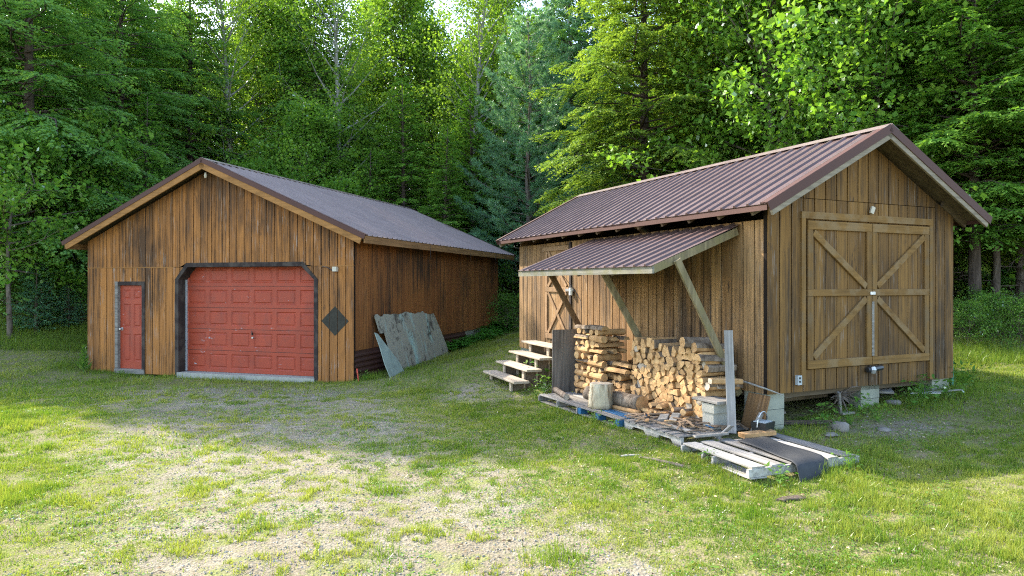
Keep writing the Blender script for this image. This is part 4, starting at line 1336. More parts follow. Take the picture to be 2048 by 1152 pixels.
# ------------------------------------------------------------------ sheets leaning on the garage
def leaning_sheets():
    def sheet(name, pts, base, lean, mat, label, th=.014):
        """pts (a along wall from the corner, h up the sheet); base distance from wall; leans to the wall"""
        m = MB()
        P = []
        for a, h in pts:
            x = base - h * math.sin(lean); z = h * math.cos(lean)
            P.append(Vector((x, a, z)))
        nrm = Vector((math.cos(lean), 0, math.sin(lean)))
        m.prism(P, nrm * th)
        o = m.build(name, mat, None, GC, (0, 0, -GA))
        tag(o, label, 'sheet')
    rng = random.Random(2)
    top = [(.80 + .10 * i, 1.43 + rng.uniform(-.035, .035) - (.05 if i > 25 else 0)) for i in range(31)]
    pts = [(1.0, -.12), (4.25, .0), (4.35, .35), (4.1, 1.05), (3.95, 1.36)] + list(reversed([(a, h - .01 * max(0, a - 2.2)) for a, h in top]))[1:]
    pts += [(.74, 1.42), (.80, 1.02), (1.02, 1.02), (1.06, .60), (1.15, .25)]
    sheet('plywood_sheet', pts, .44, .25, 'sheet', 'wide mouldy aqua-stained plywood sheet leaning against the garage side')
    pts = [(.22, -.12), (1.02, -.10), (.95, .05), (.82, .42), (.62, .72), (.36, 1.10), (.25, 1.14), (.24, .80), (.18, .42)]
    sheet('triangular_panel', pts, .80, .40, 'sheet_plain', 'pointed pale aqua panel leaning in front of the plywood sheet')
    m = MB(); m.tube([G2W(.16, -.06, .0), G2W(.10, -.03, .30)], [.012, .018], 8)
    tag(m.build('marker_stake', 'red_plastic'), 'short red plastic stake at the garage corner', 'stake')
    m = MB(); m.beam(G2W(.72, .30, .03), G2W(.85, .75, .04), .05, .02); tag(m.build('white_lath', 'white_board'), 'small white lath lying below the pointed panel', 'lath')
leaning_sheets()
def ground_bits():
    # fallen wood on the grass near the pallets
    for (x, y, a, L, w, h, mat, lab, nm, cat) in (
        (2.62, 6.40, .35, .26, .10, .02, 'bark_dark', 'rotting grey log chunk in the grass before the nearest pallet', 'rotting_log', 'log'),
        (1.35, 7.75, .25, .26, .05, .02, 'white_board', 'pale wood splinter on the grass left of the pallets', 'wood_splinter', 'wood piece'),
        (1.62, 7.45, -.75, .55, .05, .03, 'bark', 'thin brown bark strip lying on the grass left of the pallets', 'bark_strip', 'bark')):
        z = gz1(x, y) + h * .4
        m = MB(); m.beam((-L / 2, 0, 0), (-.1 * L, .02, .004), w * .8, h, (0, 0, 1), .01, 0, .02); m.beam((-.1 * L, .02, .004), (L / 2, 0, 0), w, h * .9, (0, 0, 1), .01, 0, .03)
        tag(m.build(nm, mat, None, (x, y, z), (0, 0, a)), lab, cat)
ground_bits()

# ------------------------------------------------------------------ vegetation generators
def unit(v):
    return v / np.maximum(np.linalg.norm(v, axis=-1, keepdims=True), 1e-9)
def leaf_quads(P, D, N, L, Wd, fold=.18):
    """diamond blades: base P, direction D, normal N, length L, width Wd -> (n*4,3)"""
    D = unit(D); S = unit(np.cross(D, N)); N2 = np.cross(S, D)
    L = L[:, None]; Wd = Wd[:, None]
    a = P
    m = P + D * L * .45 + N2 * L * fold * .25
    b = m + S * Wd * .5; c = P + D * L - N2 * L * fold * .3; d = m - S * Wd * .5
    return np.stack([a, b, c, d], 1).reshape(-1, 3)

def conifer(rng, H, clear, rmax, nbr, droop=.35, rise=.15, sp=.085, leaf=.10, lw=.034, shape=.8, ang=55, ragged=.25, tip=.55, n3sp=.055, lenk=.42, top_pow=1.0):
    """returns leaf verts, tone, wood MB"""
    V = []; T = []
    wood = MB()
    wob = [rng.uniform(-.12, .12) for _ in range(6)]
    def trunk(z):
        t = z / H
        return np.array([wob[0] * math.sin(3 * t + wob[1] * 9) * t, wob[2] * math.sin(2.4 * t + wob[3] * 9) * t, z])
    zs = np.linspace(0, H * .98, 9)
    r0 = .011 * H + .03
    wood.tube([trunk(z) for z in zs], [r0 * (1 - .93 * z / H) + .004 for z in zs], 8)
    for i in range(nbr):
        t = (i + rng.random()) / nbr
        z = clear + (H - clear) * (t ** top_pow) * .985
        rel = (z - clear) / (H - clear)
        Lb = rmax * (min(1, .55 + rel * 2.2) if rel < .2 else 1) * ((1 - rel) ** shape) * (1 + rng.uniform(-ragged, ragged)) + .12
        az = i * 2.39996 + rng.uniform(-.4, .4)
        f = np.array([math.cos(az), math.sin(az), 0]); s = np.array([-math.sin(az), math.cos(az), 0])
        up = rise + rel * .55 + rng.uniform(-.1, .1); dr = droop * (1 - .5 * rel) * rng.uniform(.7, 1.3)
        base = trunk(z)
        def bp(tt):
            tt = np.asarray(tt)[..., None]
            return base + f * (Lb * tt) + np.array([0, 0, 1.0]) * Lb * (up * tt - dr * tt ** 2) + s * Lb * .06 * np.sin(tt * 5 + az)
        if Lb > .5:
            tt = [0, .3, .6, .9]
            wood.tube([tuple(q) for q in bp(tt)], [.010 * Lb + .006, .007 * Lb + .004, .005 * Lb + .003, .002], 4, 0, False)
        n2 = max(3, int(Lb * .93 / sp))
        tb = np.sort(np.array([rng.uniform(.10 if Lb < 1 else .18, 1.0) for _ in range(n2)]))
        for side in (-1, 1):
            l2 = Lb * lenk * (1 - tb) ** .75 * np.array([rng.uniform(.6, 1.25) for _ in range(n2)]) + .10
            p0 = bp(tb); tang = unit(bp(np.minimum(tb + .03, 1.03)) - p0)
            a = math.radians(ang) + np.array([rng.uniform(-.25, .25) for _ in range(n2)])
            d2 = unit(tang * np.cos(a)[:, None] + s * (side * np.sin(a))[:, None] + np.array([0, 0, 1.0]) * np.array([rng.uniform(-.30, .12) for _ in range(n2)])[:, None])
            n3 = np.maximum(2, (l2 / n3sp).astype(int))
            idx = np.repeat(np.arange(n2), n3)
            k = np.concatenate([np.arange(q) for q in n3])
            sfrac = (k + 1) / n3[idx]
            nn = len(idx)
            R = np.random.RandomState(rng.randrange(1 << 30))
            pos = p0[idx] + d2[idx] * (l2[idx] * sfrac)[:, None] + np.array([0, 0, -1.0]) * (l2[idx] * sfrac ** 2 * .18)[:, None]
            for sd in (-1, 1):
                nrm = unit(np.array([0, 0, 1.0]) + R.normal(0, .35, (nn, 3)))
                lat = unit(np.cross(d2[idx], nrm)) * sd
                b = math.radians(42) + R.normal(0, .2, nn)
                dd = d2[idx] * np.cos(b)[:, None] + lat * np.sin(b)[:, None] + np.array([0, 0, -.18])
                ll = leaf * (1 - .45 * sfrac) * R.uniform(.7, 1.25, nn)
                V.append(leaf_quads(pos, dd, nrm, ll, lw * R.uniform(.8, 1.2, nn)))
                T.append(np.clip(R.normal(.30, .13, nn) + tip * np.clip(sfrac - .55, 0, 1) * (tb[idx] * .6 + .5), 0, 1))
    return np.concatenate(V), np.concatenate(T), wood

def pine(rng, H, clear, rmax, nbr):
    V = []; T = []; wood = MB()
    zs = np.linspace(0, H, 8)
    wood.tube([(0.05 * math.sin(z), 0.04 * math.cos(z * 1.3), z) for z in zs], [(.012 * H + .02) * (1 - .9 * z / H) for z in zs], 8)
    for i in range(nbr):
        rel = (i + rng.random()) / nbr
        z = clear + (H - clear) * rel * .98
        Lb = rmax * (1 - rel) ** .62 * rng.uniform(.7, 1.2) + .2
        az = i * 2.39996 + rng.uniform(-.3, .3)
        f = np.array([math.cos(az), math.sin(az), 0]); s = np.array([-math.sin(az), math.cos(az), 0])
        up = .22 + .5 * rel + rng.uniform(-.1, .15)
        base = np.array([0, 0, z])
        bp = lambda t: base + f * Lb * t + np.array([0, 0, 1.0]) * Lb * (up * t * t + .05 * t)
        wood.tube([tuple(bp(t)) for t in (0, .35, .7, .95)], [.010 * Lb + .008, .008 * Lb + .004, .005 * Lb, .003], 4, 0, False)
        nt = int(Lb * 13) + 4
        tips = []
        for k in range(nt):
            t = rng.uniform(.25, 1.0)
            sd = rng.choice([-1, 1])
            l2 = Lb * .30 * (1 - t) * rng.uniform(.5, 1.2) + rng.uniform(.06, .24)
            d = unit(f * .75 + s * sd * rng.uniform(.3, .9) + np.array([0, 0, rng.uniform(.0, .5)]))
            for q in (.45, .72, 1.0):
                tips.append((bp(t) + d * l2 * q, d))
        P = np.array([a for a, _ in tips]); D = np.array([b for _, b in tips])
        R = np.random.RandomState(rng.randrange(1 << 30))
        m = 17
        idx = np.repeat(np.arange(len(P)), m)
        nn = len(idx)
        dd = unit(D[idx] * .75 + R.normal(0, .62, (nn, 3)) + np.array([0, 0, .10]))
        ln = R.uniform(.10, .17, nn)
        side = unit(np.cross(dd, R.normal(0, 1, (nn, 3))))
        p = P[idx] + R.normal(0, .02, (nn, 3))
        w = .0075
        tri = np.stack([p + side * w, p - side * w, p + dd * ln[:, None]], 1).reshape(-1, 3)
        V.append(tri); T.append(np.clip(R.normal(.40, .2, nn) + .2 * rel, 0, 1))
    return np.concatenate(V), np.concatenate(T), wood

def deciduous(rng, H, clear, rmax, nlimb, leaf=.10, per=15, lw=.8, spread=.30, nsec=7, ntw=4, trunk_r=None, elev=(25, 65), lean=.5, fork=True, toneb=.4):
    V = []; T = []; wood = MB()
    tr = trunk_r or (.010 * H + .02)
    wx, wy = rng.uniform(-lean, lean), rng.uniform(-lean, lean)
    ph = rng.uniform(0, 6)
    def trunk(t):
        return np.array([wx * t * t + .18 * math.sin(4 * t + ph) * t, wy * t * t + .16 * math.cos(3.4 * t + ph) * t, H * .96 * t])
    tt = np.linspace(0, 1, 11)
    wood.tube([tuple(trunk(t)) for t in tt], [tr * (1 - .90 * t) for t in tt], 8)
    pts = []; dirs = []
    for i in range(nlimb):
        rel = (i + rng.random()) / nlimb
        t0 = clear / H + (1 - clear / H) * rel * .97
        prof = math.sin(math.pi * min(1, .22 + rel * .80)) ** .7
        Lb = rmax * prof * rng.uniform(.65, 1.2) + .3
        az = i * 2.39996 + rng.uniform(-.5, .5)
        e = math.radians(elev[0] + (elev[1] - elev[0]) * rel + rng.uniform(-12, 12))
        f = np.array([math.cos(az) * math.cos(e), math.sin(az) * math.cos(e), math.sin(e)])
        base = trunk(t0); ph2 = rng.uniform(0, 6)
        bend = np.array([0, 0, 1.0]) * rng.uniform(-.12, .22)
        bp = lambda t: base + f * Lb * t + bend * Lb * t * t + .05 * Lb * np.array([math.sin(5 * t + ph2), math.cos(4 * t + ph2), 0]) * t
        wood.tube([tuple(bp(t)) for t in (0, .25, .5, .75, 1)], [tr * .34 * (1 - rel * .6) + .006, tr * .24 * (1 - rel * .6) + .005, tr * .16 * (1 - rel * .6) + .004, .007, .003], 5, 0, False)
        for j in range(nsec):
            t = .22 + .78 * (j + rng.random()) / nsec
            b2 = bp(min(t, 1))
            d = unit(f * .6 + np.array([rng.gauss(0, .7), rng.gauss(0, .7), rng.gauss(.08, .35)]))
            l2 = Lb * .36 * (1.15 - .6 * t) * rng.uniform(.6, 1.3) + .12
            if rng.random() < .6:
                wood.tube([tuple(b2), tuple(b2 + d * l2 * .6), tuple(b2 + d * l2)], [.008, .005, .002], 3, 0, False)
            for k in range(ntw):
                q = (k + 1) / ntw
                d3 = unit(d * .5 + np.array([rng.gauss(0, .6), rng.gauss(0, .6), rng.gauss(0, .3)]))
                pts.append(b2 + d * l2 * q + d3 * rng.uniform(.05, .25)); dirs.append(d3)
    P = np.array(pts); D = np.array(dirs)
    R = np.random.RandomState(rng.randrange(1 << 30))
    idx = np.repeat(np.arange(len(P)), per); nn = len(idx)
    off = R.normal(0, 1, (nn, 3)) * np.array([spread, spread, spread * .45])
    pos = P[idx] + off
    nrm = unit(np.array([0, 0, 1.0]) + R.normal(0, .55, (nn, 3)))
    dd = unit(D[idx] * .4 + R.normal(0, .7, (nn, 3)) + np.array([0, 0, -.25]))
    ll = leaf * R.uniform(.45, 1.35, nn)
    V = leaf_quads(pos, dd, nrm, ll, ll * lw * R.uniform(.85, 1.15, nn), .3)
    ctone = R.normal(toneb, .16, len(P))
    T = np.clip(ctone[idx] + R.normal(0, .12, nn), 0, 1)
    return V, T, wood

TREE = {}
def reg(key, gen, nper, leafm, barkm):
    V, T, wood = gen
    TREE[key] = (np_mesh('crown', V, nper, [leafm], T), wood.mesh('trunk', [barkm], True))

rg = random.Random
reg('hemlock_big', conifer(rg(1), 15, .8, 3.7, 230, .42, .10, .105, .150, .055, .72, 58, .3, .80, .075), 4, 'hemlock', 'bark_dark')
reg('hemlock_mid', conifer(rg(2), 9.5, .3, 2.3, 185, .36, .12, .095, .135, .052, .80, 56, .3, .75, .072), 4, 'cedar', 'bark_dark')
reg('spruce_dark', conifer(rg(3), 17, .9, 4.2, 215, .44, .04, .15, .19, .075, .65, 58, .35, .40, .10), 4, 'hemlock_dark', 'bark_dark')
reg('cedar', conifer(rg(4), 11, .6, 2.7, 200, .30, .22, .10, .135, .055, .55, 50, .3, .65, .072), 4, 'cedar', 'bark_dark')
reg('white_pine', pine(rg(5), 10.5, .5, 2.6, 105), 3, 'pine', 'bark')
reg('maple', deciduous(rg(6), 12.5, 1.2, 3.7, 70, .145, 18, .85, .27, 7, 4, None, (8, 60), .6), 4, 'maple', 'bark')
reg('maple_tall', deciduous(rg(7), 16.5, 2.6, 3.4, 62, .135, 17, .85, .30, 7, 4, None, (15, 65), .8, True, .5), 4, 'birch', 'bark')
reg('birch_thin', deciduous(rg(8), 18, 5.0, 2.9, 46, .115, 16, .8, .30, 6, 4, .17, (30, 70), .9, True, .6), 4, 'birch', 'bark_pale')
reg('understory', deciduous(rg(9), 5.0, .4, 2.0, 40, .12, 13, .8, .22, 6, 4, .05, (5, 55), .4, False, .35), 4, 'maple', 'bark')
reg('leafy_high', deciduous(rg(19), 5.2, 1.9, 2.1, 36, .12, 14, .8, .22, 6, 4, .07, (-5, 50), .4, False, .35), 4, 'maple', 'bark')
reg('cedar_high', conifer(rg(14), 11, 2.3, 2.8, 165, .34, .20, .105, .14, .056, .55, 50, .3, .65, .075), 4, 'cedar', 'bark_dark')
reg('fir_sapling', conifer(rg(10), 2.0, .1, .75, 70, .12, .30, .06, .085, .026, .9, 55, .2, .3, .045), 4, 'pine', 'bark_dark')
reg('shrub', deciduous(rg(11), 1.6, .1, .9, 18, .085, 10, .6, .14, 5, 4, .02, (20, 70), .2, False, .45), 4, 'weed', 'bark')
print('TRIS crowns', sum(len(c.polygons) * (2 if k != 'white_pine' else 1) for k, (c, t) in TREE.items()), 'wood', sum(len(t.polygons) * 2 for c, t in TREE.values()))

def px(u, Y):
    return (u - 1024) / 1367 * Y
def tree(key, x, y, rz, sc, label, group=None, name=None, cat='tree', sink=.1, sz=None):
    R = empty(name or 'tree', (x, y, gz1(x, y) - sink), rz, label, cat, group)
    R.scale = (sc, sc, sz or sc)
    c, t = TREE[key]
    put('trunk', t, R); put('crown', c, R)
    return R

# --- individually placed trees (pixel column, depth)
tree('white_pine', px(1058, 26.6), 26.6, .4, 1.12, 'blue-green white pine between the garage and the shed', None, 'white_pine')
tree('white_pine', px(1140, 31), 31, 2.2, 1.35, 'taller blue-green white pine rising behind the nearer one', None, 'white_pine')
tree('hemlock_big', px(1290, 20.5), 20.5, 1.1, 1.02, 'big sunlit hemlock directly behind the shed roof', None, 'hemlock_tree')
tree('hemlock_big', px(1440, 22.5), 22.5, 3.9, .92, 'second hemlock behind the shed, right of the big sunlit one', None, 'hemlock_tree')
tree('maple', px(1545, 18.2), 18.2, .3, .95, 'bright leafy maple reaching over the shed ridge, left one', None, 'maple_tree')
tree('maple', px(1755, 17.2), 17.2, 2.6, .92, 'bright leafy maple above the shed gable, right one', None, 'maple_tree')
tree('maple', px(1640, 21.5), 21.5, 4.4, 1.15, 'taller maple behind the two bright maples over the shed', None, 'maple_tree')
tree('cedar_high', px(1950, 15.2), 15.2, .8, .92, 'dense young conifer right behind the shed gable corner', None, 'conifer_tree')
tree('cedar_high', px(2110, 14.8), 14.8, 2.9, .98, 'dense young conifer cut by the right edge of the picture', None, 'conifer_tree')
tree('hemlock_big', px(1870, 18.5), 18.5, 5.1, .95, 'hemlock showing between the maple and the right conifers', None, 'hemlock_tree')
tree('hemlock_mid', px(805, 27.5), 27.5, .6, 1.02, 'conical young hemlock over the garage ridge, tallest of its cluster', None, 'hemlock_tree')
tree('hemlock_mid', px(890, 25.8), 25.8, 2.1, .80, 'young hemlock close behind the garage eave, left of the white pine', None, 'hemlock_tree')
tree('hemlock_mid', px(740, 26.5), 26.5, 3.6, .72, 'low young hemlock just above the middle of the garage ridge', None, 'hemlock_tree')
tree('hemlock_mid', px(945, 29), 29, 5.0, 1.0, 'young hemlock behind the white pine, on its left', None, 'hemlock_tree')
tree('birch_thin', px(462, 29), 29, .5, .98, 'slender dark-trunked tree left of centre with sky behind it', None, 'slender_tree')
tree('birch_thin', px(682, 30), 30, 2.0, 1.0, 'slender forked tree above the garage ridge', None, 'slender_tree')
tree('birch_thin', px(945, 31), 31, 4.0, .98, 'slender pale-trunked tree above the young hemlocks', None, 'slender_tree')
tree('maple_tall', px(570, 33), 33, 1.0, 1.0, 'airy leafy tree between the two slender trees', None, 'leafy_tree')
tree('maple_tall', px(800, 35), 35, 3.0, 1.05, 'airy yellow-green tree behind the young hemlocks', None, 'leafy_tree')
tree('maple_tall', px(1010, 36), 36, 5.0, 1.05, 'airy yellow-green tree behind the white pines', None, 'leafy_tree')
tree('maple', px(600, 27.2), 27.2, 5.5, .70, 'small maple right behind the garage ridge', None, 'maple_tree')
tree('understory', px(520, 26.6), 26.6, 1.5, 1.15, 'low leafy tree behind the garage roof, left of the small maple', None, 'leafy_tree')
tree('understory', px(668, 25.8), 25.8, 3.5, 1.05, 'low leafy tree behind the garage roof, right of the small maple', None, 'leafy_tree')
tree('spruce_dark', px(60, 20.5), 20.5, .9, .95, 'big dark hemlock with drooping limbs at the upper left', None, 'hemlock_tree', sink=.1)
tree('spruce_dark', px(240, 25), 25, 2.6, .85, 'dark hemlock in shade left of the garage ridge', None, 'hemlock_tree')
tree('spruce_dark', px(380, 28.5), 28.5, 4.4, .85, 'dark hemlock directly behind the left slope of the garage', None, 'hemlock_tree')
tree('spruce_dark', px(-110, 22), 22, 5.7, 1.0, 'dark hemlock cut by the left edge of the picture', None, 'hemlock_tree')
tree('leafy_high', px(20, 18.2), 18.2, .5, 1.05, 'leafy small tree overhanging the lawn at the left edge', None, 'leafy_tree')
tree('leafy_high', px(135, 20.8), 20.8, 2.5, 1.1, 'leafy small tree behind the left corner of the garage', None, 'leafy_tree')
tree('hemlock_mid', px(290, 23.5), 23.5, 1.9, .80, 'shaded young hemlock behind the left eave of the garage', None, 'hemlock_tree')
tree('hemlock_mid', px(120, 23.5), 23.5, 4.9, .90, 'shaded young hemlock between the left hemlocks', None, 'hemlock_tree')
tree('fir_sapling', px(72, 18.7), 18.7, .2, .95, 'blue-green sapling at the wood edge, the larger of two', None, 'fir_sapling', 'sapling', .03)
tree('fir_sapling', px(138, 19.3), 19.3, 2.2, .60, 'blue-green sapling at the wood edge, the smaller of two', None, 'fir_sapling', 'sapling', .03)
# --- far rows that close the wood
rf = rg(99)
def far_rows():
    rows = []
    for Y, x0, x1, step in ((33, -20, 24, 3.8), (38, -27, 29, 3.6), (45, -34, 36, 4.0), (54, -42, 44, 4.4), (62, -48, 50, 5.0)):
        x = x0
        while x < x1:
            rows.append((x + rf.uniform(-1.4, 1.4), Y + rf.uniform(-1.8, 1.8))); x += step
    for k in range(0, 9, 2):
        rows.append((-17 + k * 2.4 + rf.uniform(-.5, .5), 36 + rf.uniform(-1, 1)))
    for x, y in rows:
        u = 1024 + 1367 * x / y
        r = rf.random()
        left = u < 360
        if left: k = 'spruce_dark' if r < .6 else 'maple_tall'
        elif u < 1060: k = 'maple_tall' if r < .45 else ('hemlock_mid' if r < .85 else 'birch_thin')
        else: k = 'hemlock_big' if r < .4 else ('maple' if r < .7 else ('spruce_dark' if r < .85 else 'maple_tall'))
        sc = rf.uniform(.85, 1.05) * (1.25 if k == 'hemlock_mid' else 1) * (1 + max(0, y - 40) * .012)
        if 400 < u < 1050 and k == 'maple_tall': sc *= .95
        kind = {'spruce_dark': 'dark evergreen', 'maple_tall': 'tall leafy tree', 'hemlock_mid': 'half-grown hemlock', 'birch_thin': 'slender leafy tree', 'hemlock_big': 'tall hemlock', 'maple': 'maple'}[k]
        side = 'beyond the garage, left of the white pines' if u < 1060 else 'beyond the shed, right of the white pines'
        tree(k, x, y, rf.uniform(0, 6.28), sc, f'{kind} deep in the wood {side}', f'{kind}s deep in the wood {side}', 'forest_tree')
far_rows()
# right and left flanks of the wood
for i, (k, x, y, s, lab) in enumerate((
    ('spruce_dark', 13.5, 18.5, .9, 'dark evergreen behind the right conifers, nearer the shed'),
    ('spruce_dark', 17.0, 22, 1.0, 'dark evergreen behind the right conifers, deeper in the wood'),
    ('cedar', 15.2, 16.4, 1.0, 'young hemlock at the far right edge of the wood'),
    ('maple', 12.2, 22.5, 1.1, 'maple behind the right conifers'),
    ('spruce_dark', -19, 26, 1.0, 'dark evergreen deep on the left, beside the big hemlock'),
    ('maple_tall', -16.2, 27.5, .9, 'tall leafy tree deep on the left behind the dark hemlocks'),
    ('hemlock_big', 7.9, 24.5, 1.0, 'hemlock deep behind the bright maples'),
    ('spruce_dark', -9.0, 31, .9, 'dark evergreen behind the left slope of the garage, deeper in'))):
    tree(k, x, y, i * 1.3, s, lab, None, 'forest_tree')

# shrubs and undergrowth
for i, (u, Y, s, lab) in enumerate((
    (1935, 13.6, .45, 'low green bush right of the shed, nearest the drum'), (1985, 13.9, .5, 'low green bush at the wood edge right of the shed'),
    (2040, 13.4, .48, 'low green bush at the right edge of the picture'), (1960, 15.0, .5, 'taller bush behind the low ones right of the shed'),
    (2070, 14.2, .5, 'bush half outside the right edge of the picture'),
    (25, 19.2, .7, 'low bush on the bank at the left edge'), (165, 19.9, .6, 'low bush in shade at the garage left corner'),
    (1012, 22.2, .6, 'low bush at the foot of the white pine'), (1000, 26, .9, 'bush in shade behind the garage rear corner'))):
    x = px(u, Y)
    tree('shrub', x, Y, i * 1.7, s, lab, None, 'bush', 'bush', .03)
# bare dead twigs and two trunks in the dark gap on the right
def dead_trunk(u, Y, h, r, lab, seed):
    rng = rg(seed); x = px(u, Y); z = gz1(x, Y)
    R = empty('bare_trunk', (x, Y, z - .1), 0, lab, 'tree')
    m = MB(); m.tube([(0, 0, 0), (.04, 0, h * .3), (-.03, .02, h * .65), (.02, 0, h)], [r, r * .9, r * .75, r * .6], 8); m.build('trunk', 'bark', R, smooth=True)
    m = MB()
    for k in range(16):
        zz = rng.uniform(.5, h * .8); a = rng.uniform(0, 6.28); L = rng.uniform(.5, 1.3)
        d = Vector((math.cos(a), math.sin(a), rng.uniform(-.35, .2)))
        p = Vector((0, 0, zz))
        m.tube([p, p + d * L * .5, p + d * L + Vector((0, 0, rng.uniform(-.2, .1)))], [.012, .008, .003], 4, 0, False)
        for q in range(3):
            b = p + d * L * rng.uniform(.3, .9)
            m.tube([b, b + Vector((rng.uniform(-.3, .3), rng.uniform(-.3, .3), rng.uniform(-.3, .15)))], [.005, .002], 3, 0, False)
    m.build('dead_branches', 'bark', R)
dead_trunk(1990, 15.6, 5.5, .085, 'bare lower trunk with dead twigs right of the shed', 1)
dead_trunk(2040, 15.9, 5.5, .12, 'thicker bare trunk with dead twigs at the right edge', 2)
dead_trunk(1945, 16.6, 5.0, .05, 'thin bare stem with dead twigs close behind the shed corner', 3)

# ferns, mullein and weeds
def fern_mesh(seed):
    R = np.random.RandomState(seed)
    V = []; T = []
    for k in range(11):
        az = R.uniform(0, 6.28); L = R.uniform(.35, .62); e = R.uniform(.7, 1.2)
        f = np.array([math.cos(az), math.sin(az), 0]); s = np.array([-math.sin(az), math.cos(az), 0])
        n = 17
        t = np.linspace(.12, 1, n)
        p = f * (L * t * math.cos(e) * 1.1)[:, None] + np.array([0, 0, 1.0]) * (L * (math.sin(e) * t - .55 * t ** 2.4))[:, None]
        for sd in (-1, 1):
            d = s * sd + f * .35 + R.normal(0, .08, (n, 3))
            ll = .13 * np.sin(np.pi * np.clip(t * .85 + .12, 0, 1)) ** .8 + .012
            V.append(leaf_quads(p, d, np.tile([0, 0, 1.0], (n, 1)) + R.normal(0, .2, (n, 3)), ll, np.full(n, .032), .1)); T.append(R.uniform(.1, .8, n))
    return np_mesh('fern', np.concatenate(V), 4, ['fern'], np.concatenate(T))
FERN = [fern_mesh(s) for s in (1, 2, 3)]
def ferns():
    rng = rg(31)
    for i in range(30):
        y = 4.75 + 5.1 * i / 29 + rng.uniform(-.1, .1)
        p = G2W(.25 + rng.random() ** 1.5 * .55, y)
        o = put('fern', FERN[i % 3], None, (p.x, p.y, gz1(p.x, p.y) - .01), (0, 0, rng.uniform(0, 6.28)), rng.uniform(.8, 1.25))
        tag(o, 'green fern in the bed along the garage side wall', 'fern', 'ferns along the garage side wall')
ferns()
def weed_mesh(seed, n, r, h, leaf, lw=.5, tone=.5):
    R = np.random.RandomState(seed)
    P = np.stack([R.normal(0, r * .5, n), R.normal(0, r * .5, n), R.uniform(0, 1, n) ** .8 * h], 1)
    d = R.normal(0, 1, (n, 3)); d[:, 2] = R.uniform(-.1, .6, n)
    N = np.tile([0, 0, 1.0], (n, 1)) + R.normal(0, .4, (n, 3))
    ll = leaf * R.uniform(.6, 1.3, n)
    O = np.zeros((n, 3)); sd = R.normal(0, .004, (n, 3))
    st = np.stack([O, P * .5 + sd + np.array([.002, 0, .02]), P, P * .5 + sd + np.array([-.002, 0, .02])], 1).reshape(-1, 3)
    tn = np.clip(R.normal(tone, .25, n), 0, 1)
    me = np_mesh('weed', np.concatenate([leaf_quads(P, d, N, ll, ll * lw, .25), st]), 4, ['weed'], np.concatenate([tn, tn]))
    bm = bmesh.new(); bm.from_mesh(me); bmesh.ops.remove_doubles(bm, verts=bm.verts, dist=1e-4); bm.to_mesh(me); bm.free()
    return me
WEED = [weed_mesh(1, 46, .16, .22, .06), weed_mesh(2, 60, .22, .30, .07, .6), weed_mesh(3, 34, .10, .14, .045), weed_mesh(4, 70, .25, .35, .09, .4, .35)]
def weeds():
    spots = [(-.75, 4.95, 3, 1.2, 'broad leafy weed growing up through the steps'), (-.55, 4.6, 1, 1.2, 'leafy weed behind the lower steps'), (-.95, 4.2, 1, 1.0, 'leafy weed in front of the dark panel'),
             (-.35, 5.0, 3, 1.0, 'leafy weed under the top step'), (-1.25, 3.95, 0, .9, 'small weed at the pallet end by the steps'), (-1.45, 1.75, 0, .8, 'weed sprouting beside the blue pallet blocks'), (-1.5, 1.2, 2, 1.0, 'small weed where the blue and kindling pallets meet'),
             (-1.48, -.55, 2, 1.0, 'tiny weed beside the loose white stake'), (-1.25, -1.38, 0, .9, 'weed at the front corner of the bleached pallet'), (-.3, -1.4, 0, .9, 'weed beside the black mat'),
             (.85, -.15, 1, .9, 'weed in front of the laths under the shed'), (1.05, -.35, 0, 1.0, 'low weed on the dirt left of the root wad'), (1.60, -.12, 1, .9, 'weed at the foot of the middle pier'),
             (2.45, -.25, 1, 1.1, 'weed clump right of the middle pier'), (2.8, -.15, 3, 1.0, 'tall weed clump before the far pier'), (3.1, -.35, 1, 1.0, 'weed clump near the thin pale rod'), (3.85, -.05, 3, 1.0, 'weed clump at the far front corner of the shed'),
             (1.45, -.45, 0, 1.0, 'low weed before the grey crooked wood'), (.62, -.30, 2, 1.3, 'yellowish weed beside the near pier')]
    for i, (u, v, k, s, lab) in enumerate(spots):
        p = S2W(u, v)
        tag(put('weed_clump', WEED[k], None, (p.x, p.y, gz1(p.x, p.y)), (0, 0, i * 1.1), s), lab, 'weed')
weeds()
def mullein():
    R = np.random.RandomState(4); V = []; T = []
    for k in range(34):
        z = .04 + .62 * (k / 34) ** 1.1; az = k * 2.4; L = .30 * (1 - k / 44)
        f = np.array([math.cos(az), math.sin(az), .75 + .5 * k / 34])
        V.append(leaf_quads(np.array([[0, 0, z]]), f[None], np.array([[-math.cos(az) * .6, -math.sin(az) * .6, 1.0]]), np.array([L]), np.array([L * .36]), -.35)); T.append(R.uniform(.3, .9, 1))
    p = G2W(-7.12, -.30)
    Rt = empty('mullein_plant', (p.x, p.y, gz1(p.x, p.y)), 0, 'tall pale green rosette weed at the left corner of the garage front', 'plant')
    m = MB(); m.tube([(0, 0, 0), (0, 0, .35), (.01, 0, .70)], [.018, .014, .006], 6); m.build('stem', 'weed', Rt)
    put('leaves', np_mesh('leaves', np.concatenate(V), 4, ['weed'], np.concatenate(T)), Rt)
    for (x, y, s, lab) in ((-6.1, -.22, .7, 'small weed before the red entry door'), (-3.3, 1.2, .0, '')):
        if s:
            q = G2W(x, y); tag(put('weed_clump', WEED[2], None, (q.x, q.y, gz1(q.x, q.y)), (0, 0, 1), s * 1.4), lab, 'weed')
    q = G2W(.3, -.02); tag(put('weed_clump', WEED[0], None, (q.x, q.y, gz1(q.x, q.y)), (0, 0, 1), .9), 'weed around the red stake at the garage corner', 'weed')
mullein()

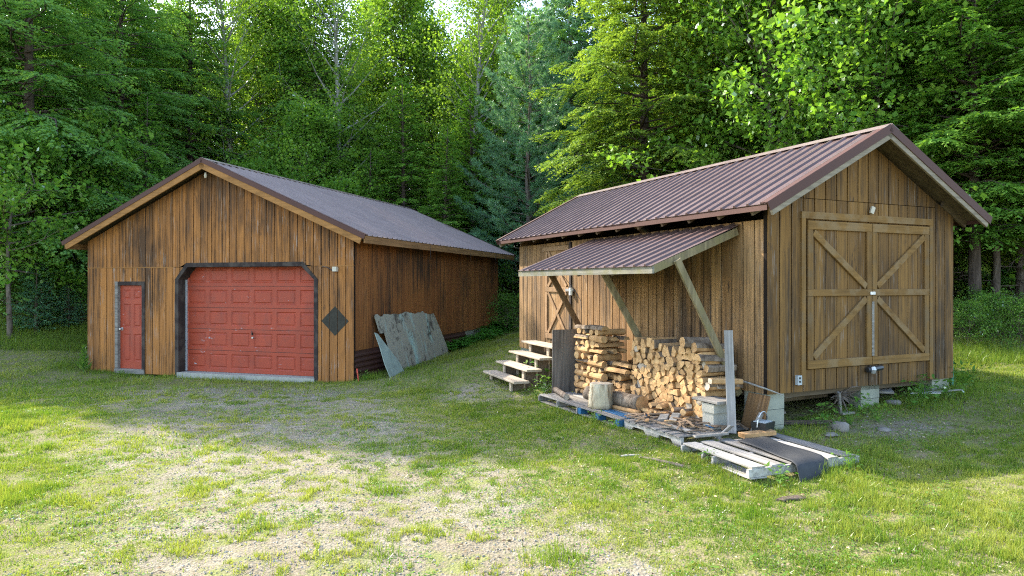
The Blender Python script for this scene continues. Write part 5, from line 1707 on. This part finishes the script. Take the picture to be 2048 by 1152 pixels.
# ------------------------------------------------------------------ grass, tall grass, gravel
def occupied(x, y):
    m = in_rect(x, y, GC, -GA, -G_W - .02, .02, -.02, 12)
    m |= in_rect(x, y, SC, SA, .1, S_W - .1, .25, S_L)
    m |= in_rect(x, y, SC, SA, -1.34, .1, .0, 3.7)
    m |= in_rect(x, y, SC, SA, -1.40, -.05, -1.20, .0)
    m |= in_rect(x, y, SC, SA, -.4, .1, .0, S_L)
    return m
def grass():
    R = np.random.RandomState(12)
    def scatter(n, x0, x1, y0, y1):
        x = R.uniform(x0, x1, n); y = R.uniform(y0, y1, n)
        g = gravel_mask(x, y); fo = forest_mask(x, y)
        cl = fbm(x * 2.4, y * 2.4, 61, 3); fine = fbm(x * 9, y * 9, 71, 2)
        dens = np.clip(1.05 - g * 1.35, .06, 1) * np.clip(.35 + (cl - .3) * 2.2, .12, 1) * np.clip((fine - .30) * 3.2 + .25, .1, 1)
        dens = np.maximum(dens, (fine > .60) * (cl > .36) * .55) * (fo < .4)
        dens *= 1 - .72 * np.exp(-(((x - 5.0) / 1.9) ** 2 + ((y - 8.7 - (x - 5) * .3) / .75) ** 2)) * (.5 + fine)
        vis = np.abs(x) < y * .80 + .6
        keep = (R.uniform(0, 1, n) < dens) & vis & ~occupied(x, y)
        return x[keep], y[keep], g[keep], cl[keep]
    Vs = []; Ts = []
    for n, box, hh, w in ((800000, (-6.5, 6.5, 4.3, 8.2), (.014, .055), .0066), (700000, (-10.5, 10, 8.2, 13.0), (.018, .060), .0085), (450000, (-16, 13, 13.0, 24.5), (.03, .09), .010)):
        x, y, g, cl = scatter(n, *box)
        m = len(x)
        z = gz(x, y)
        az = R.uniform(0, 6.28, m)
        h = R.uniform(*hh, m) * (.65 + .7 * cl) * np.where(g > .3, .75, 1)
        tuft = fbm(x * 1.3, y * 1.3, 91, 2)
        h *= np.where(tuft > .60, 1.8, 1)
        lean = R.normal(0, .8, m)
        d = np.stack([np.cos(az) * lean, np.sin(az) * lean, np.ones(m)], 1); d = unit(d) * h[:, None]
        az2 = R.uniform(0, 6.28, m); s = np.stack([np.cos(az2), np.sin(az2), np.zeros(m)], 1) * (w * R.uniform(.7, 1.5, m))[:, None] * .5
        p = np.stack([x, y, z - .004], 1)
        Vs.append(np.stack([p - s, p + s, p + d], 1).reshape(-1, 3))
        tone = np.clip(R.normal(.36, .22, m) + (fbm(x * .5, y * .5, 81, 3) - .5) * 1.0 + (fbm(x * 4, y * 4, 83, 2) - .5) * .8 + g * .15 + (R.uniform(0, 1, m) < .10) * .5, 0, 1)
        Ts.append(tone)
    V = np.concatenate(Vs); T = np.concatenate(Ts)
    print('TRIS grass', len(V) // 3)
    tag(put('grass', np_mesh('grass', V, 3, ['grass'], T)), 'short patchy green lawn growing through the gravel yard', 'grass', None, 'stuff')
grass()
def tall_grass():
    R = np.random.RandomState(5)
    areas = [(-16.5, -11.2, 17.3, 20.5, 24000, .30, None), (6.7, 12, 11.3, 13.8, 16000, .28, None)]
    Vs = []; Ts = []
    def add(x, y, hm):
        m = len(x); z = gz(x, y); az = R.uniform(0, 6.28, m); h = R.uniform(.35, 1, m) * hm
        lean = R.normal(0, .45, m)
        d = unit(np.stack([np.cos(az) * lean, np.sin(az) * lean, np.ones(m)], 1)) * h[:, None]
        a2 = R.uniform(0, 6.28, m); s = np.stack([np.cos(a2), np.sin(a2), np.zeros(m)], 1) * (.008 * R.uniform(.7, 1.4, m))[:, None] * .5
        p = np.stack([x, y, z - .01], 1)
        Vs.append(np.stack([p - s, p + s, p + d + np.stack([np.cos(az), np.sin(az), 0 * az], 1) * (h * .25)[:, None]], 1).reshape(-1, 3)); Ts.append(np.clip(R.normal(.22, .15, m), 0, 1))
    for x0, x1, y0, y1, n, hm, _ in areas:
        x = R.uniform(x0, x1, n); y = R.uniform(y0, y1, n)
        k = (fbm(x * .9, y * .9, 15) > .42)
        if x0 < 0: k &= (y > 17.2 + (x + 14) * .25)
        else: k &= (y > 12.2 - (x - 7) * .1)
        k &= ~occupied(x, y)
        add(x[k], y[k], hm)
    # tufts: edges of buildings and pallets
    tufts = [(*S2W(4.05, .5).xy, .35, .40, 900), (*S2W(3.5, -.25).xy, .5, .20, 700), (*S2W(2.6, -.35).xy, .5, .16, 600), (*S2W(-.1, -1.45).xy, .25, .22, 160), (*S2W(-.6, -1.42).xy, .18, .20, 120), (*S2W(-1.55, -.9).xy, .2, .12, 120),
             (*G2W(.35, .1).xy, .25, .22, 300), (*G2W(.9, 1.1).xy, .25, .14, 300), (*G2W(-7.9, -.1).xy, .5, .22, 700), (*G2W(-1.5, -.25).xy, .9, .09, 500), (*G2W(-6.8, -.15).xy, .4, .14, 300), (*S2W(.3, -1.15).xy, .25, .12, 200),
             (-1.25, 6.85, .16, .14, 260), (.35, 5.2, .22, .13, 300), (-2.2, 5.9, .2, .1, 220), (-1.0, 5.35, .16, .1, 160), (-3.2, 8.0, .18, .08, 160), (-1.8, 8.9, .2, .1, 200), (.75, 6.4, .25, .10, 250), (*S2W(-1.5, 2.5).xy, .4, .1, 260), (*S2W(-1.5, .6).xy, .4, .1, 260)]
    for k in range(10): tufts.append((*G2W(-7.25 + .27 * k, -.10).xy, .14, .11, 70))
    for k in range(5): tufts.append((*G2W(-.75 + .2 * k, -.10).xy, .14, .10, 60))
    for k in range(14): tufts.append((*G2W(.16, .1 + .33 * k).xy, .16, .15, 80))
    for k in range(14): tufts.append((*S2W(-1.42, -.1 + .28 * k).xy, .10, .10, 50))
    for k in range(8): tufts.append((*S2W(-1.3 + .19 * k, -1.36).xy, .10, .09, 45))
    for k in range(6): tufts.append((*S2W(1.9 + .33 * k, -.12).xy, .2, .15, 80))
    for x, y, r, hm, n in tufts:
        xx = x + R.normal(0, r * .5, n); yy = y + R.normal(0, r * .5, n)
        add(xx, yy, hm)
    tag(put('tall_grass', np_mesh('tall_grass', np.concatenate(Vs), 3, ['grass'], np.concatenate(Ts))), 'longer uncut grass at the wood edge and around the buildings', 'grass', None, 'stuff')
tall_grass()
def ground_cover():
    """small round-leaved clover and moss patches"""
    R = np.random.RandomState(9)
    n = 150000
    x = R.uniform(-9, 8, n); y = R.uniform(4.4, 14, n)
    k = (fbm(x * 1.5, y * 1.5, 55, 3) > .545) & ~occupied(x, y) & (np.abs(x) < y * .8 + .5) & (fbm(x * 11, y * 11, 56, 2) > .42)
    x = x[k]; y = y[k]; m = len(x)
    P = np.stack([x, y, gz(x, y) + R.uniform(.003, .03, m)], 1)
    d = R.normal(0, 1, (m, 3)); d[:, 2] = R.uniform(-.1, .3, m)
    ll = R.uniform(.012, .030, m)
    V = leaf_quads(P, d, np.tile([0, 0, 1.0], (m, 1)) + R.normal(0, .35, (m, 3)), ll, ll * .75, .2)
    tag(put('clover', np_mesh('clover', V, 4, ['weed'], np.clip(R.normal(.5, .25, m), 0, 1))), 'low clover and weeds spreading through the lawn', 'ground cover', None, 'stuff')
ground_cover()
def pebbles():
    R = np.random.RandomState(3)
    n = 60000
    x = R.uniform(-8, 5, n); y = 4.4 + 10.5 * R.uniform(0, 1, n) ** 1.5
    g = gravel_mask(x, y)
    k = (R.uniform(0, 1, n) < g * 1.1 + .02) & ~occupied(x, y) & (np.abs(x) < y * .8 + .5)
    x = x[k]; y = y[k]; m = len(x)
    base = np.array([(1, 0, 0), (0, 1, 0), (-1, 0, 0), (0, -1, 0), (0, 0, .8), (0, 0, -.5)], float)
    tri = np.array([(0, 1, 4), (1, 2, 4), (2, 3, 4), (3, 0, 4)])
    r = (.005 + .013 * R.uniform(0, 1, m) ** 3)
    az = R.uniform(0, 6.28, m)
    v = base[None] * (r[:, None, None]) * R.uniform(.6, 1.3, (m, 6, 1))
    c, s = np.cos(az)[:, None], np.sin(az)[:, None]
    vx = v[:, :, 0] * c - v[:, :, 1] * s * .7; vy = v[:, :, 0] * s + v[:, :, 1] * c * .7
    P = np.stack([vx + x[:, None], vy + y[:, None], v[:, :, 2] * .75 + (gz(x, y) + r * .15)[:, None]], 2)
    V = P[:, tri.ravel()].reshape(-1, 3)
    t = NT('gravel stones')
    tone = t.n('Attribute', {}, attribute_name='tone').outputs['Fac']
    t.fin(t.mix(tone, (.16, .14, .11), (.35, .32, .26)), .9, .2)
    MAT['pebble'] = t.m
    tag(put('gravel', np_mesh('gravel', V, 3, ['pebble'], np.repeat(R.uniform(0, 1, m), 4))), 'pale loose gravel scattered over the yard', 'gravel', None, 'stuff')
pebbles()

def litter():
    """dead leaves, straw and wood chips lying in the lawn"""
    R = np.random.RandomState(44)
    n = 26000
    x = np.concatenate([R.uniform(-8, 7.5, n), 1.9 + R.normal(0, .9, 3000), 4.9 + R.normal(0, 1.2, 2500)])
    y = np.concatenate([4.4 + 9 * R.uniform(0, 1, n) ** 1.4, 7.9 + R.normal(0, .8, 3000), 8.7 + R.normal(0, .45, 2500)])
    k = (fbm(x * 2, y * 2, 77, 3) > .44) & ~occupied(x, y) & (np.abs(x) < y * .8 + .5) & (y > 4.3)
    x = x[k]; y = y[k]; m = len(x)
    P = np.stack([x, y, gz(x, y) + R.uniform(.004, .022, m)], 1)
    d = R.normal(0, 1, (m, 3)); d[:, 2] *= .15
    ll = .012 + .035 * R.uniform(0, 1, m) ** 2.5
    V = leaf_quads(P, d, np.tile([0, 0, 1.0], (m, 1)) + R.normal(0, .3, (m, 3)), ll, ll * R.uniform(.12, .6, m), .3)
    t = NT('dry litter')
    tone = t.n('Attribute', {}, attribute_name='tone').outputs['Fac']
    t.fin(t.ramp(tone, (0.0, (.07, .045, .025)), (.5, (.22, .15, .08)), (1.0, (.50, .42, .27))), .9, .1)
    MAT['litter'] = t.m
    tag(put('leaf_litter', np_mesh('leaf_litter', V, 4, ['litter'], R.uniform(0, 1, m))), 'dry leaves, straw and wood chips scattered in the lawn', 'litter', None, 'stuff')
litter()
